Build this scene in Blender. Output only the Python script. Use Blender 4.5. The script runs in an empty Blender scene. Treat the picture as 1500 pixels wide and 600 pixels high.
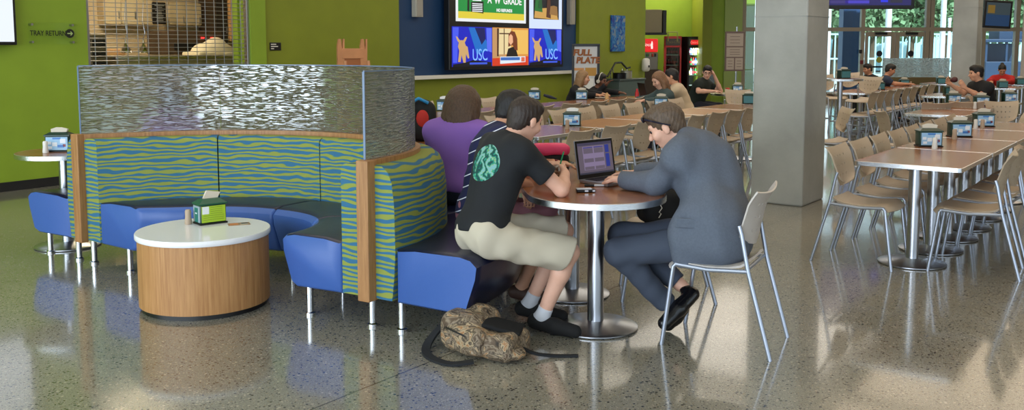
import bpy, bmesh, math, random
import numpy as np
from mathutils import Vector, Matrix
random.seed(7)
PI = math.pi
SC = bpy.context.scene
COL = SC.collection

# ------------------------------------------------------------------ camera
F, CX, CY, EYE, HZ = 1350.0, 750.0, 200.0, 1.54, 69.5
TH = math.atan((CY - HZ) / F)
cam_data = bpy.data.cameras.new('camera')
cam = bpy.data.objects.new('camera', cam_data)
COL.objects.link(cam)
SC.camera = cam
cam.location = (0, 0, EYE)
cam.rotation_euler = (PI / 2 - TH, 0, 0)
cam_data.sensor_width = 36
cam_data.lens = 36 * F / 1500
cam_data.shift_y = -(300 - CY) / 1500
cam_data.clip_end = 300

SC.view_settings.view_transform = 'Standard'
SC.view_settings.look = 'None'
SC.view_settings.gamma = 1
SC.view_settings.use_curve_mapping = False
SC.view_settings.exposure = 0.0

# ------------------------------------------------------------------ daylight
world = bpy.data.worlds.new('world')
SC.world = world
world.use_nodes = True
bgn = world.node_tree.nodes['Background']
bgn.inputs['Color'].default_value = (0.74, 0.88, 1.0, 1)
bgn.inputs['Strength'].default_value = 1.7

AX = math.radians(37)
def xy(u, v):
    """room grid (u along the table rows, v across them) to world x, y"""
    return (u * math.sin(AX) + v * math.cos(AX), u * math.cos(AX) - v * math.sin(AX))
ROT_U = PI / 2 - AX      # turns local +x onto the room's u axis
def U3(u, v, z):
    x, y = xy(u, v)
    return Vector((x, y, z))

def area_light(name, loc, size, power, color, rot=(0, 0, 0)):
    l = bpy.data.lights.new(name, 'AREA')
    l.shape = 'RECTANGLE'
    l.size, l.size_y = size
    l.energy = power
    l.color = color
    o = bpy.data.objects.new(name, l)
    o.location = loc
    o.rotation_euler = rot
    COL.objects.link(o)
    return o
CEIL = 4.2
WARM = (1.0, 0.91, 0.78)
for (u, v, p) in ((4.5, -6.5, 70), (11, -7.4, 80), (17.5, -7, 125), (6.5, -1.6, 75), (12, -2.5, 85), (18, -2.5, 90), (23, -3.5, 120)):
    area_light('ceiling_lamp', U3(u, v, CEIL - 0.05), (5.5, 3.8), p, WARM if v < -5 else (1.0, 0.80, 0.58), (0, 0, ROT_U))
# daylight of the window wall behind the camera, towards the dining room
area_light('window_daylight', U3(-5.8, -4.5, 2.1), (14.0, 4.0), 900, (0.80, 0.90, 1.0), (PI / 2, 0, -AX))
area_light('alcove_fill', Vector((4.3, 27.4, CEIL - 0.05)), (2.2, 1.6), 120, WARM)  # fill light added to brighten the dark alcove, no fitting of the room
sun = bpy.data.lights.new('sun', 'SUN')
sun.energy = 9.0
sun.angle = 0.03
so = bpy.data.objects.new('sun', sun)
so.rotation_euler = (math.radians(48), 0, math.radians(20))
COL.objects.link(so)

# ------------------------------------------------------------------ helpers
def ray(px, py):
    a = (px - CX) / F
    b = (py - CY) / F
    return Vector((a, math.cos(TH) - b * math.sin(TH), -math.sin(TH) - b * math.cos(TH)))
def at(px, py, z=0.0):
    r = ray(px, py)
    return Vector((0, 0, EYE)) + r * ((z - EYE) / r.z)
def atY(px, py, Y):
    r = ray(px, py)
    return Vector((0, 0, EYE)) + r * (Y / r.y)
def atV(px, py, v):
    r = ray(px, py)
    return Vector((0, 0, EYE)) + r * (v / (r.x * math.cos(AX) - r.y * math.sin(AX)))
def uv_of(p):
    return (p.x * math.sin(AX) + p.y * math.cos(AX), p.x * math.cos(AX) - p.y * math.sin(AX))

def lin(c):
    return tuple(((v / 255) / 12.92 if v <= 10 else (((v / 255) + 0.055) / 1.055) ** 2.4) for v in c) + (1,)

MATS = {}
def mat(name, rgb, rough=0.5, metal=0.0, bump=0.0, bscale=60, vary=0.0, vscale=8, emit=0.0, alpha=1.0, coat=0.0, aniso=None, spec=0.5):
    if name in MATS:
        return MATS[name]
    m = bpy.data.materials.new(name)
    m.use_nodes = True
    nt = m.node_tree
    b = nt.nodes['Principled BSDF']
    c = lin(rgb)
    b.inputs['Base Color'].default_value = c
    b.inputs['Roughness'].default_value = rough
    b.inputs['Metallic'].default_value = metal
    b.inputs['Coat Weight'].default_value = coat
    b.inputs['Specular IOR Level'].default_value = spec
    if emit:
        b.inputs['Emission Color'].default_value = c
        b.inputs['Emission Strength'].default_value = emit
    if vary or bump:
        tc = nt.nodes.new('ShaderNodeTexCoord')
        mp = nt.nodes.new('ShaderNodeMapping')
        nt.links.new(tc.outputs['Object'], mp.inputs['Vector'])
        if aniso:
            mp.inputs['Scale'].default_value = aniso
    if vary:
        n = nt.nodes.new('ShaderNodeTexNoise')
        n.inputs['Scale'].default_value = vscale
        n.inputs['Detail'].default_value = 5
        nt.links.new(mp.outputs[0], n.inputs['Vector'])
        r = nt.nodes.new('ShaderNodeValToRGB')
        r.color_ramp.elements[0].position = 0.3
        r.color_ramp.elements[1].position = 0.7
        r.color_ramp.elements[0].color = tuple(v * (1 - vary) for v in c[:3]) + (1,)
        r.color_ramp.elements[1].color = tuple(min(1, v * (1 + vary)) for v in c[:3]) + (1,)
        nt.links.new(n.outputs['Fac'], r.inputs['Fac'])
        nt.links.new(r.outputs['Color'], b.inputs['Base Color'])
    if bump:
        n = nt.nodes.new('ShaderNodeTexNoise')
        n.inputs['Scale'].default_value = bscale
        n.inputs['Detail'].default_value = 3
        nt.links.new(mp.outputs[0], n.inputs['Vector'])
        bp = nt.nodes.new('ShaderNodeBump')
        bp.inputs['Strength'].default_value = bump
        bp.inputs['Distance'].default_value = 0.01
        nt.links.new(n.outputs['Fac'], bp.inputs['Height'])
        nt.links.new(bp.outputs[0], b.inputs['Normal'])
    MATS[name] = m
    return m

def tag(o, label=None, cat=None, group=None, kind=None):
    if label: o['label'] = label
    if cat: o['category'] = cat
    if group: o['group'] = group
    if kind: o['kind'] = kind
    return o
def empty(name, loc, rz=0.0, label=None, cat=None, group=None):
    o = bpy.data.objects.new(name, None)
    o.empty_display_size = 0.05
    o.location = loc
    o.rotation_euler = (0, 0, rz)
    COL.objects.link(o)
    return tag(o, label, cat, group)
def link_mesh(name, me, m, parent=None, smooth=None):
    o = bpy.data.objects.new(name, me)
    COL.objects.link(o)
    if m is not None:
        for mm in (m if isinstance(m, (list, tuple)) else [m]):
            me.materials.append(mm)
    if parent is not None:
        o.parent = parent
    return o
def obj(name, bm, m, parent=None, smooth=False, loc=None, rot=None, angle=40):
    bmesh.ops.recalc_face_normals(bm, faces=bm.faces)
    if smooth:
        for f in bm.faces: f.smooth = True
        for e in bm.edges:
            if len(e.link_faces) == 2 and e.calc_face_angle(0) > math.radians(angle):
                e.smooth = False
    me = bpy.data.meshes.new(name)
    bm.to_mesh(me)
    bm.free()
    o = link_mesh(name, me, m, parent)
    if loc is not None: o.location = loc
    if rot is not None: o.rotation_euler = rot
    return o
def dup_tree(root, loc=None, rz=None, label=None, group=None, keep=None):
    r = root.copy()
    COL.objects.link(r)
    if loc is not None: r.location = loc
    if rz is not None: r.rotation_euler = (0, 0, rz)
    if label: r['label'] = label
    if group: r['group'] = group
    def rec(a, b):
        for ch in a.children:
            c = ch.copy()
            COL.objects.link(c)
            c.parent = b
            c.matrix_parent_inverse = ch.matrix_parent_inverse.copy()
            rec(ch, c)
    rec(root, r)
    return r

def box(bm, c, s, rz=0.0, bev=0.0, seg=2, M=None):
    """c centre, s full sizes"""
    r = bmesh.ops.create_cube(bm, size=1.0)
    vs = r['verts']
    bmesh.ops.scale(bm, vec=Vector(s), verts=vs)
    if bev:
        es = list({e for v in vs for e in v.link_edges})
        rr = bmesh.ops.bevel(bm, geom=es, offset=bev, segments=seg, affect='EDGES', profile=0.5)
        vs = list({v for f in rr['faces'] for v in f.verts} | {v for v in vs if v.is_valid})
    T = Matrix.Translation(Vector(c)) @ Matrix.Rotation(rz, 4, 'Z')
    if M is not None:
        T = T @ M
    bmesh.ops.transform(bm, matrix=T, verts=vs)
    return vs
def cyl(bm, p0, p1, r0, r1=None, n=16, caps=True):
    p0, p1 = Vector(p0), Vector(p1)
    if r1 is None: r1 = r0
    d = p1 - p0
    q = d.to_track_quat('Z', 'Y').to_matrix().to_4x4()
    r = bmesh.ops.create_cone(bm, cap_ends=caps, segments=n, radius1=r0, radius2=r1, depth=d.length)
    bmesh.ops.transform(bm, matrix=Matrix.Translation((p0 + p1) / 2) @ q, verts=r['verts'])
    return r['verts']
def tube(bm, pts, r, n=8, closed=False):
    pts = [Vector(p) for p in pts]
    N = len(pts)
    rings = []
    up = Vector((0, 0, 1))
    prev = None
    for i, p in enumerate(pts):
        if closed:
            t = (pts[(i + 1) % N] - pts[i - 1])
        else:
            t = pts[min(i + 1, N - 1)] - pts[max(i - 1, 0)]
        t.normalize()
        if prev is None:
            a = up if abs(t.z) < 0.9 else Vector((1, 0, 0))
            x = t.cross(a).normalized()
        else:
            x = (prev - t * prev.dot(t)).normalized()
        prev = x
        y = t.cross(x)
        rr = r[i] if isinstance(r, (list, tuple)) else r
        rings.append([bm.verts.new(p + (x * math.cos(2 * PI * k / n) + y * math.sin(2 * PI * k / n)) * rr) for k in range(n)])
    for i in range(N if closed else N - 1):
        a, b = rings[i], rings[(i + 1) % N]
        for k in range(n):
            bm.faces.new((a[k], a[(k + 1) % n], b[(k + 1) % n], b[k]))
    if not closed:
        bm.faces.new(rings[0][::-1])
        bm.faces.new(rings[-1])
def lathe(bm, prof, n=32, c=(0, 0, 0)):
    """prof: list of (r, z); r may be 0 at the ends"""
    c = Vector(c)
    rings = []
    for (r, z) in prof:
        if r < 1e-6:
            rings.append([bm.verts.new(c + Vector((0, 0, z)))])
        else:
            rings.append([bm.verts.new(c + Vector((r * math.cos(2 * PI * k / n), r * math.sin(2 * PI * k / n), z))) for k in range(n)])
    for a, b in zip(rings[:-1], rings[1:]):
        for k in range(n):
            k2 = (k + 1) % n
            if len(a) == 1 and len(b) == 1: continue
            if len(a) == 1: bm.faces.new((a[0], b[k], b[k2]))
            elif len(b) == 1: bm.faces.new((a[k], b[0], a[k2]))
            else: bm.faces.new((a[k], a[k2], b[k2], b[k]))
    return bm
def prism(bm, pts, z0, z1):
    """closed xy outline extruded from z0 to z1"""
    a = [bm.verts.new((p[0], p[1], z0)) for p in pts]
    b = [bm.verts.new((p[0], p[1], z1)) for p in pts]
    n = len(pts)
    bm.faces.new(a[::-1]); bm.faces.new(b)
    for i in range(n):
        bm.faces.new((a[i], a[(i + 1) % n], b[(i + 1) % n], b[i]))
def plate(bm, pts, y0, y1):
    """closed outline in the local xz plane given thickness along y"""
    a = [bm.verts.new((p[0], y0, p[1])) for p in pts]
    b = [bm.verts.new((p[0], y1, p[1])) for p in pts]
    n = len(pts)
    bm.faces.new(a); bm.faces.new(b[::-1])
    for i in range(n):
        bm.faces.new((a[i], b[i], b[(i + 1) % n], a[(i + 1) % n]))
def rrect(w, h, r, n=5, cx=0, cy=0):
    out = []
    for (sx, sy, a0) in ((1, 1, 0), (-1, 1, 90), (-1, -1, 180), (1, -1, 270)):
        for k in range(n + 1):
            a = math.radians(a0 + 90 * k / n)
            out.append((cx + sx * (w / 2 - r) + r * math.cos(a), cy + sy * (h / 2 - r) + r * math.sin(a)))
    return out
def add_text(name, body, size, m, parent, loc, rot, align='CENTER', extrude=0.001, sx=1.0, bold=0.0, shear=0.0):
    cu = bpy.data.curves.new(name, 'FONT')
    cu.body = body
    cu.size = size
    cu.align_x = align
    cu.align_y = 'CENTER'
    cu.extrude = extrude
    cu.offset = bold
    cu.shear = shear
    cu.materials.append(m)
    tmp = bpy.data.objects.new(name, cu)
    COL.objects.link(tmp)
    bpy.context.view_layer.update()
    me = bpy.data.meshes.new_from_object(tmp.evaluated_get(bpy.context.evaluated_depsgraph_get()))
    bpy.data.objects.remove(tmp)
    if not me.materials: me.materials.append(m)
    o = bpy.data.objects.new(name, me)
    COL.objects.link(o)
    o.parent = parent
    o.location = loc
    o.rotation_euler = rot
    o.scale = (sx, 1, 1)
    return o

# --------------------------------------------- smooth blended surfaces (people, bags, fabric)
def _dist(P, pr):
    k = pr['t']
    if k == 'cap':
        a, b, ra, rb = np.array(pr['a']), np.array(pr['b']), pr['ra'], pr['rb']
        ab = b - a
        L2 = max((ab ** 2).sum(), 1e-9)
        t = np.clip(((P - a) @ ab) / L2, 0, 1)
        q = P - (a + t[..., None] * ab)
        return np.sqrt((q * q).sum(-1)) - (ra + (rb - ra) * t)
    if k == 'ell':
        R = np.array(pr['R'])
        q = (P - np.array(pr['c'])) @ R.T
        r = np.array(pr['r'])
        k0 = np.sqrt(((q / r) ** 2).sum(-1))
        k1 = np.sqrt(((q / (r * r)) ** 2).sum(-1)) + 1e-9
        return k0 * (k0 - 1) / k1
    if k == 'box':
        R = np.array(pr['R'])
        q = np.abs((P - np.array(pr['c'])) @ R.T) - (np.array(pr['r']) - pr['rd'])
        return np.sqrt((np.maximum(q, 0) ** 2).sum(-1)) + np.minimum(q.max(-1), 0) - pr['rd']
def cap(a, b, ra, rb=None, k=0.02, cut=(), op='add'):
    return dict(t='cap', a=tuple(a), b=tuple(b), ra=ra, rb=ra if rb is None else rb, k=k, cut=cut, op=op)
def ell(c, r, R=None, k=0.03, cut=(), op='add'):
    return dict(t='ell', c=tuple(c), r=tuple(r), R=np.eye(3) if R is None else R, k=k, cut=cut, op=op)
def rbox(c, r, R=None, rd=0.01, k=0.01, cut=(), op='add'):
    return dict(t='box', c=tuple(c), r=tuple(r), R=np.eye(3) if R is None else R, rd=rd, k=k, cut=cut, op=op)
def frame(f, u):
    """rows: right, forward, up"""
    f = Vector(f).normalized()
    r = f.cross(Vector(u)).normalized()
    u = r.cross(f)
    return np.array([tuple(r), tuple(f), tuple(u)])
def blend_mesh(name, prims, res, m, parent=None, noise=None):
    lo = np.full(3, 1e9); hi = np.full(3, -1e9)
    bbs = []
    for p in prims:
        if p['t'] == 'cap':
            r = max(p['ra'], p['rb'])
            l = np.minimum(p['a'], p['b']) - r; h = np.maximum(p['a'], p['b']) + r
        else:
            e = np.abs(np.array(p['R'])).T @ np.array(p['r'])
            l = np.array(p['c']) - e; h = np.array(p['c']) + e
        bbs.append((l, h))
        if p['op'] == 'add':
            lo = np.minimum(lo, l); hi = np.maximum(hi, h)
    pad = 3 * res + 0.015
    lo -= pad; hi += pad
    n = np.ceil((hi - lo) / res).astype(int) + 1
    F_ = np.full(n, 0.5, np.float32)
    for p, (l, h) in zip(prims, bbs):
        mg = p['k'] + 3 * res + 0.02
        i0 = np.clip(np.floor((l - mg - lo) / res).astype(int), 0, n - 1)
        i1 = np.clip(np.ceil((h + mg - lo) / res).astype(int) + 1, 1, n)
        if (i1 <= i0).any(): continue
        ax = [lo[d] + res * np.arange(i0[d], i1[d]) for d in range(3)]
        P = np.stack(np.meshgrid(*ax, indexing='ij'), -1)
        d = _dist(P, p)
        for (pt, nn) in p['cut']:
            nn = Vector(nn).normalized()
            d = np.maximum(d, (P - np.array(tuple(pt))) @ np.array(tuple(nn)))
        sl = tuple(slice(i0[d_], i1[d_]) for d_ in range(3))
        A = F_[sl]
        k = max(p['k'], 1e-4)
        if p['op'] == 'add':
            hh = np.maximum(k - np.abs(A - d), 0) / k
            F_[sl] = np.minimum(A, d) - hh * hh * k / 4
        else:
            hh = np.maximum(k - np.abs(A + d), 0) / k
            F_[sl] = np.maximum(A, -d) + hh * hh * k / 4
    if noise is not None:
        ax = [lo[d] + res * np.arange(n[d]) for d in range(3)]
        near = np.nonzero(np.abs(F_) < 0.03)
        Pn = np.stack([ax[d][near[d]] for d in range(3)], -1)
        F_[near] += noise(Pn).astype(np.float32)
    S = F_ < 0
    cnt = np.zeros(n - 1, np.int8)
    for dx in (0, 1):
        for dy in (0, 1):
            for dz in (0, 1):
                cnt += S[dx:n[0] - 1 + dx, dy:n[1] - 1 + dy, dz:n[2] - 1 + dz]
    act = np.nonzero((cnt > 0) & (cnt < 8))
    I = np.stack(act, -1)
    acc = np.zeros((len(I), 3)); c_ = np.zeros(len(I))
    cor = [(a, b, c) for a in (0, 1) for b in (0, 1) for c in (0, 1)]
    for a in cor:
        for ax_ in range(3):
            if a[ax_] == 1: continue
            b = list(a); b[ax_] = 1
            fa = F_[I[:, 0] + a[0], I[:, 1] + a[1], I[:, 2] + a[2]]
            fb = F_[I[:, 0] + b[0], I[:, 1] + b[1], I[:, 2] + b[2]]
            cr = (fa < 0) != (fb < 0)
            t = np.where(cr, fa / np.where(cr, fa - fb, 1), 0)
            pt = np.array(a, float)[None, :].repeat(len(I), 0)
            pt[:, ax_] += t
            acc += pt * cr[:, None]; c_ += cr
    V = lo + res * (I + acc / c_[:, None])
    idx = np.full(n - 1, -1, np.int32)
    idx[act] = np.arange(len(I))
    faces = []
    for ax_ in range(3):
        o1, o2 = (ax_ + 1) % 3, (ax_ + 2) % 3
        s0 = [slice(None)] * 3; s1 = [slice(None)] * 3
        s0[ax_] = slice(0, n[ax_] - 1); s1[ax_] = slice(1, n[ax_])
        A = S[tuple(s0)]; B = S[tuple(s1)]
        E = np.stack(np.nonzero(A != B), -1)
        ok = (E[:, o1] > 0) & (E[:, o2] > 0) & (E[:, o1] < n[o1] - 1) & (E[:, o2] < n[o2] - 1)
        E = E[ok]
        inside = A[tuple(E.T)]
        def g(d1, d2):
            q = E.copy(); q[:, o1] -= d1; q[:, o2] -= d2
            return idx[q[:, 0], q[:, 1], q[:, 2]]
        Q = np.stack([g(1, 1), g(0, 1), g(0, 0), g(1, 0)], -1)
        Q[~inside] = Q[~inside][:, ::-1]
        faces.append(Q)
    Q = np.concatenate(faces)
    me = bpy.data.meshes.new(name)
    me.vertices.add(len(V)); me.vertices.foreach_set('co', V.astype(np.float32).ravel())
    me.loops.add(len(Q) * 4); me.loops.foreach_set('vertex_index', Q.astype(np.int32).ravel())
    me.polygons.add(len(Q))
    me.polygons.foreach_set('loop_start', np.arange(0, len(Q) * 4, 4, dtype=np.int32))
    me.polygons.foreach_set('loop_total', np.full(len(Q), 4, np.int32))
    me.polygons.foreach_set('use_smooth', np.ones(len(Q), bool))
    me.update(calc_edges=True)
    me.validate()
    return link_mesh(name, me, m, parent)
# ------------------------------------------------------------------ materials
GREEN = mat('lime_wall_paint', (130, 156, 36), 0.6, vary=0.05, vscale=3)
GREEN_SHADED = mat('shaded_green_wall', (124, 134, 26), 0.6, vary=0.05, vscale=3)  # darker copy of the green paint; the wall's dimmer light is in the colour
BLUEW = mat('navy_wall_paint', (20, 58, 100), 0.55)
WHITEP = mat('white_paint', (225, 222, 212), 0.5)
CEILM = mat('ceiling_white', (215, 212, 200), 0.8)
BLACKP = mat('black_plastic', (14, 14, 16), 0.4)
BLACKB = mat('black_baseboard', (22, 22, 24), 0.5)
STEEL = mat('brushed_steel', (185, 188, 195), 0.28, metal=1.0)
ALU = mat('aluminium_rim', (215, 218, 222), 0.22, metal=1.0, bump=0.15, bscale=300)
SILVER = mat('silver_painted_tube', (176, 184, 200), 0.35, metal=0.75)
CHROME = mat('chrome', (225, 228, 235), 0.1, metal=1.0)
FRAME = mat('window_frame_grey', (160, 146, 130), 0.5)

def wood_mat(name, ca, cb, rough, scale, spec=0.5, coat=0.0):
    m = bpy.data.materials.new(name); m.use_nodes = True
    nt = m.node_tree; b = nt.nodes['Principled BSDF']
    tc = nt.nodes.new('ShaderNodeTexCoord'); mp = nt.nodes.new('ShaderNodeMapping')
    mp.inputs['Scale'].default_value = scale
    n = nt.nodes.new('ShaderNodeTexNoise'); n.inputs['Scale'].default_value = 1.0; n.inputs['Detail'].default_value = 6
    n.inputs['Roughness'].default_value = 0.65
    r = nt.nodes.new('ShaderNodeValToRGB')
    r.color_ramp.elements[0].position = 0.3; r.color_ramp.elements[1].position = 0.72
    r.color_ramp.elements[0].color = lin(ca); r.color_ramp.elements[1].color = lin(cb)
    nt.links.new(tc.outputs['Object'], mp.inputs[0]); nt.links.new(mp.outputs[0], n.inputs['Vector'])
    nt.links.new(n.outputs['Fac'], r.inputs[0]); nt.links.new(r.outputs[0], b.inputs['Base Color'])
    b.inputs['Roughness'].default_value = rough; b.inputs['Specular IOR Level'].default_value = spec
    b.inputs['Coat Weight'].default_value = coat; b.inputs['Coat Roughness'].default_value = 0.1
    return m
OAK = wood_mat('bamboo_veneer', (158, 108, 62), (196, 148, 96), 0.42, (70, 70, 3))
OAKTRIM = wood_mat('oak_trim', (146, 100, 58), (184, 136, 88), 0.42, (60, 60, 4))
TABLEW = wood_mat('table_laminate', (130, 80, 46), (164, 106, 64), 0.24, (6, 60, 10), coat=0.12)
TABLEO = wood_mat('light_table_laminate', (150, 98, 50), (182, 124, 68), 0.4, (6, 60, 10))

def floor_material():
    m = bpy.data.materials.new('terrazzo'); m.use_nodes = True
    nt = m.node_tree; L = nt.links; b = nt.nodes['Principled BSDF']
    def N(t, **kw):
        n = nt.nodes.new(t)
        for k, v in kw.items(): setattr(n, k, v)
        return n
    tc = N('ShaderNodeTexCoord')
    base = N('ShaderNodeTexNoise'); base.inputs['Scale'].default_value = 0.9; base.inputs['Detail'].default_value = 4
    L.new(tc.outputs['Object'], base.inputs['Vector'])
    rb = N('ShaderNodeValToRGB')
    rb.color_ramp.elements[0].position = 0.35; rb.color_ramp.elements[1].position = 0.7
    rb.color_ramp.elements[0].color = lin((132, 130, 120)); rb.color_ramp.elements[1].color = lin((154, 150, 136))
    L.new(base.outputs['Fac'], rb.inputs[0])
    cur = rb.outputs['Color']
    def chips(scale, dens, cols, seed):
        nonlocal cur
        mp = N('ShaderNodeMapping'); mp.inputs['Location'].default_value = (seed, seed * 2.3, 0)
        L.new(tc.outputs['Object'], mp.inputs[0])
        v = N('ShaderNodeTexVoronoi'); v.voronoi_dimensions = '2D'; v.inputs['Scale'].default_value = scale
        L.new(mp.outputs[0], v.inputs['Vector'])
        sep = N('ShaderNodeSeparateColor'); L.new(v.outputs['Color'], sep.inputs[0])
        # chip size varies per cell
        sz = N('ShaderNodeMath', operation='MULTIPLY'); L.new(sep.outputs[1], sz.inputs[0]); sz.inputs[1].default_value = 0.42
        lt = N('ShaderNodeMath', operation='LESS_THAN'); L.new(v.outputs['Distance'], lt.inputs[0]); L.new(sz.outputs[0], lt.inputs[1])
        pick = N('ShaderNodeMath', operation='LESS_THAN'); L.new(sep.outputs[0], pick.inputs[0]); pick.inputs[1].default_value = dens
        an = N('ShaderNodeMath', operation='MULTIPLY'); L.new(lt.outputs[0], an.inputs[0]); L.new(pick.outputs[0], an.inputs[1])
        r = N('ShaderNodeValToRGB'); r.color_ramp.interpolation = 'CONSTANT'
        r.color_ramp.elements[0].color = lin(cols[0]); r.color_ramp.elements[0].position = 0
        r.color_ramp.elements[1].color = lin(cols[1]); r.color_ramp.elements[1].position = 1 / len(cols)
        for i, c in enumerate(cols[2:]):
            e = r.color_ramp.elements.new((i + 2) / len(cols)); e.color = lin(c)
        L.new(sep.outputs[2], r.inputs[0])
        mx = N('ShaderNodeMix', data_type='RGBA')
        L.new(an.outputs[0], mx.inputs[0]); L.new(cur, mx.inputs[6]); L.new(r.outputs[0], mx.inputs[7])
        cur = mx.outputs[2]
    chips(170, 0.8, [(116, 113, 102), (164, 159, 146), (128, 124, 112), (172, 166, 152)], 3.1)
    chips(105, 0.6, [(98, 95, 86), (176, 169, 154), (116, 110, 98), (154, 138, 110)], 7.7)
    chips(62, 0.36, [(34, 36, 40), (36, 50, 74), (182, 174, 158), (46, 44, 42)], 1.3)
    # saw-cut joints of the slabs, along the room grid
    sx = N('ShaderNodeSeparateXYZ'); L.new(tc.outputs['Object'], sx.inputs[0])
    def joint(axis, pos, w=0.006):
        nonlocal cur
        s = N('ShaderNodeMath', operation='SUBTRACT'); L.new(sx.outputs[axis], s.inputs[0]); s.inputs[1].default_value = pos
        a = N('ShaderNodeMath', operation='ABSOLUTE'); L.new(s.outputs[0], a.inputs[0])
        t = N('ShaderNodeMath', operation='LESS_THAN'); L.new(a.outputs[0], t.inputs[0]); t.inputs[1].default_value = w
        mx = N('ShaderNodeMix', data_type='RGBA'); L.new(t.outputs[0], mx.inputs[0]); L.new(cur, mx.inputs[6])
        mx.inputs[7].default_value = lin((70, 68, 62)); cur = mx.outputs[2]
    for v in (2.98,): joint(1, v, 0.004)
    for u in (8.7, 18.2): joint(0, u)
    L.new(cur, b.inputs['Base Color'])
    rn = N('ShaderNodeTexNoise'); rn.inputs['Scale'].default_value = 2.2; rn.inputs['Detail'].default_value = 5
    L.new(tc.outputs['Object'], rn.inputs['Vector'])
    mr = N('ShaderNodeMapRange'); mr.inputs[3].default_value = 0.08; mr.inputs[4].default_value = 0.2
    L.new(rn.outputs['Fac'], mr.inputs[0]); L.new(mr.outputs[0], b.inputs['Roughness'])
    b.inputs['Specular IOR Level'].default_value = 0.6
    b.inputs['Coat Weight'].default_value = 0.5; b.inputs['Coat Roughness'].default_value = 0.06
    return m

def concrete_material():
    m = mat('cast_concrete', (164, 166, 162), 0.75, vary=0.16, vscale=2.2, bump=0.25, bscale=14)
    return m
CONC = concrete_material()

def glass_material(name, tint, rough=0.02, refl=0.12):
    m = bpy.data.materials.new(name); m.use_nodes = True
    nt = m.node_tree; L = nt.links
    nt.nodes.remove(nt.nodes['Principled BSDF'])
    out = nt.nodes['Material Output']
    t = nt.nodes.new('ShaderNodeBsdfTransparent'); t.inputs[0].default_value = lin(tint)
    g = nt.nodes.new('ShaderNodeBsdfGlossy'); g.inputs['Roughness'].default_value = rough
    mx = nt.nodes.new('ShaderNodeMixShader'); mx.inputs[0].default_value = refl
    L.new(t.outputs[0], mx.inputs[1]); L.new(g.outputs[0], mx.inputs[2]); L.new(mx.outputs[0], out.inputs[0])
    return m
GLASS = glass_material('window_glass', (232, 244, 246), 0.02, 0.08)

# ------------------------------------------------------------------ room shell
def gobj(name, bm, m, parent=None, smooth=False, kind='structure'):
    """mesh built in room-grid coordinates (x = u, y = -v)"""
    o = obj(name, bm, m, parent, smooth)
    if parent is None:
        o.rotation_euler = (0, 0, ROT_U)
        if kind: o['kind'] = kind
    return o
def gbox(bm, u0, u1, v0, v1, z0, z1, **k):
    return box(bm, ((u0 + u1) / 2, -(v0 + v1) / 2, (z0 + z1) / 2), (abs(u1 - u0), abs(v1 - v0), abs(z1 - z0)), **k)

def slab(z0, z1):
    bm = bmesh.new()
    prism(bm, [(p.x * math.sin(AX) + p.y * math.cos(AX), -(p.x * math.cos(AX) - p.y * math.sin(AX))) for p in (Vector((-16, -6)), Vector((17.4, -6)), Vector((17.4, 27.06)), Vector((5.9, 27.06)), Vector((5.9, 28.8)), Vector((-16, 28.8)))], z0, z1)
    return bm
gobj('floor', slab(-0.12, 0), floor_material())
gobj('ceiling', slab(CEIL, CEIL + 0.15), CEILM)

WV = -10.25
O0, O1 = 5.54, 7.80          # tray return opening
bm = bmesh.new()
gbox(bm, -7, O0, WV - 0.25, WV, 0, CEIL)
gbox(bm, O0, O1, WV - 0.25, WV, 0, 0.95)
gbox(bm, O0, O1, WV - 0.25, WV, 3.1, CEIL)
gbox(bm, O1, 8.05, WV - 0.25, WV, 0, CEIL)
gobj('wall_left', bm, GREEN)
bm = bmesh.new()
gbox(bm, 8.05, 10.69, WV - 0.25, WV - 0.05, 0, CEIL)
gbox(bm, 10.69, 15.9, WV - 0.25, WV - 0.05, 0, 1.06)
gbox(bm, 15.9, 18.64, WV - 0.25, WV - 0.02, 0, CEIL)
gobj('wall_left', bm, GREEN_SHADED)
bm = bmesh.new(); gbox(bm, 10.69, 15.9, WV - 0.25, WV - 0.1, 1.06, CEIL)
gobj('wall_left', bm, BLUEW)
bm = bmesh.new(); gbox(bm, 10.69, 15.95, WV - 0.1, WV + 0.06, 1.02, 1.08, bev=0.006)
gobj('trim_1', bm, WHITEP)
bm = bmesh.new(); gbox(bm, -7, 15.9, WV, WV + 0.015, 0, 0.1)
gobj('baseboard_left', bm, BLACKB)

# far wall behind the drinks alcove, side pier and window front
XA = atY(930, 0, 28).x
bm = bmesh.new()
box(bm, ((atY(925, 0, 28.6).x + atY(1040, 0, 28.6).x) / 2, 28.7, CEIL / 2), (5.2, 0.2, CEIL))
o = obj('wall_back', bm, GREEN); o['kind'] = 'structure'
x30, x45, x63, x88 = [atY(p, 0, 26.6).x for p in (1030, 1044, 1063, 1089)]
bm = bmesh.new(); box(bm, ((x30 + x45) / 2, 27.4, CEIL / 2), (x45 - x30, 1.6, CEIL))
o = obj('wall_back', bm, GREEN_SHADED); o['kind'] = 'structure'
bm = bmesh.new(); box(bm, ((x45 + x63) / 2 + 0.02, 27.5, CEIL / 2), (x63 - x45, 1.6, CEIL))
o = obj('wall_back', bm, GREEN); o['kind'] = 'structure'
bm = bmesh.new(); box(bm, ((x63 + x88) / 2, 27.45, CEIL / 2), (x88 - x63, 1.62, CEIL))
o = obj('wall_back', bm, mat('pale_green_paint', (150, 168, 96), 0.6)); o['kind'] = 'structure'
bm = bmesh.new()
pA, pB = U3(18.64, WV - 0.12, 0), Vector((atY(925, 0, 28.6).x - 0.4, 28.7, 0))
dd = pB - pA
box(bm, ((pA.x + pB.x) / 2, (pA.y + pB.y) / 2, CEIL / 2), (dd.length, 0.2, CEIL), rz=math.atan2(dd.y, dd.x))
o = obj('wall_left', bm, GREEN); o['kind'] = 'structure'

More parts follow.
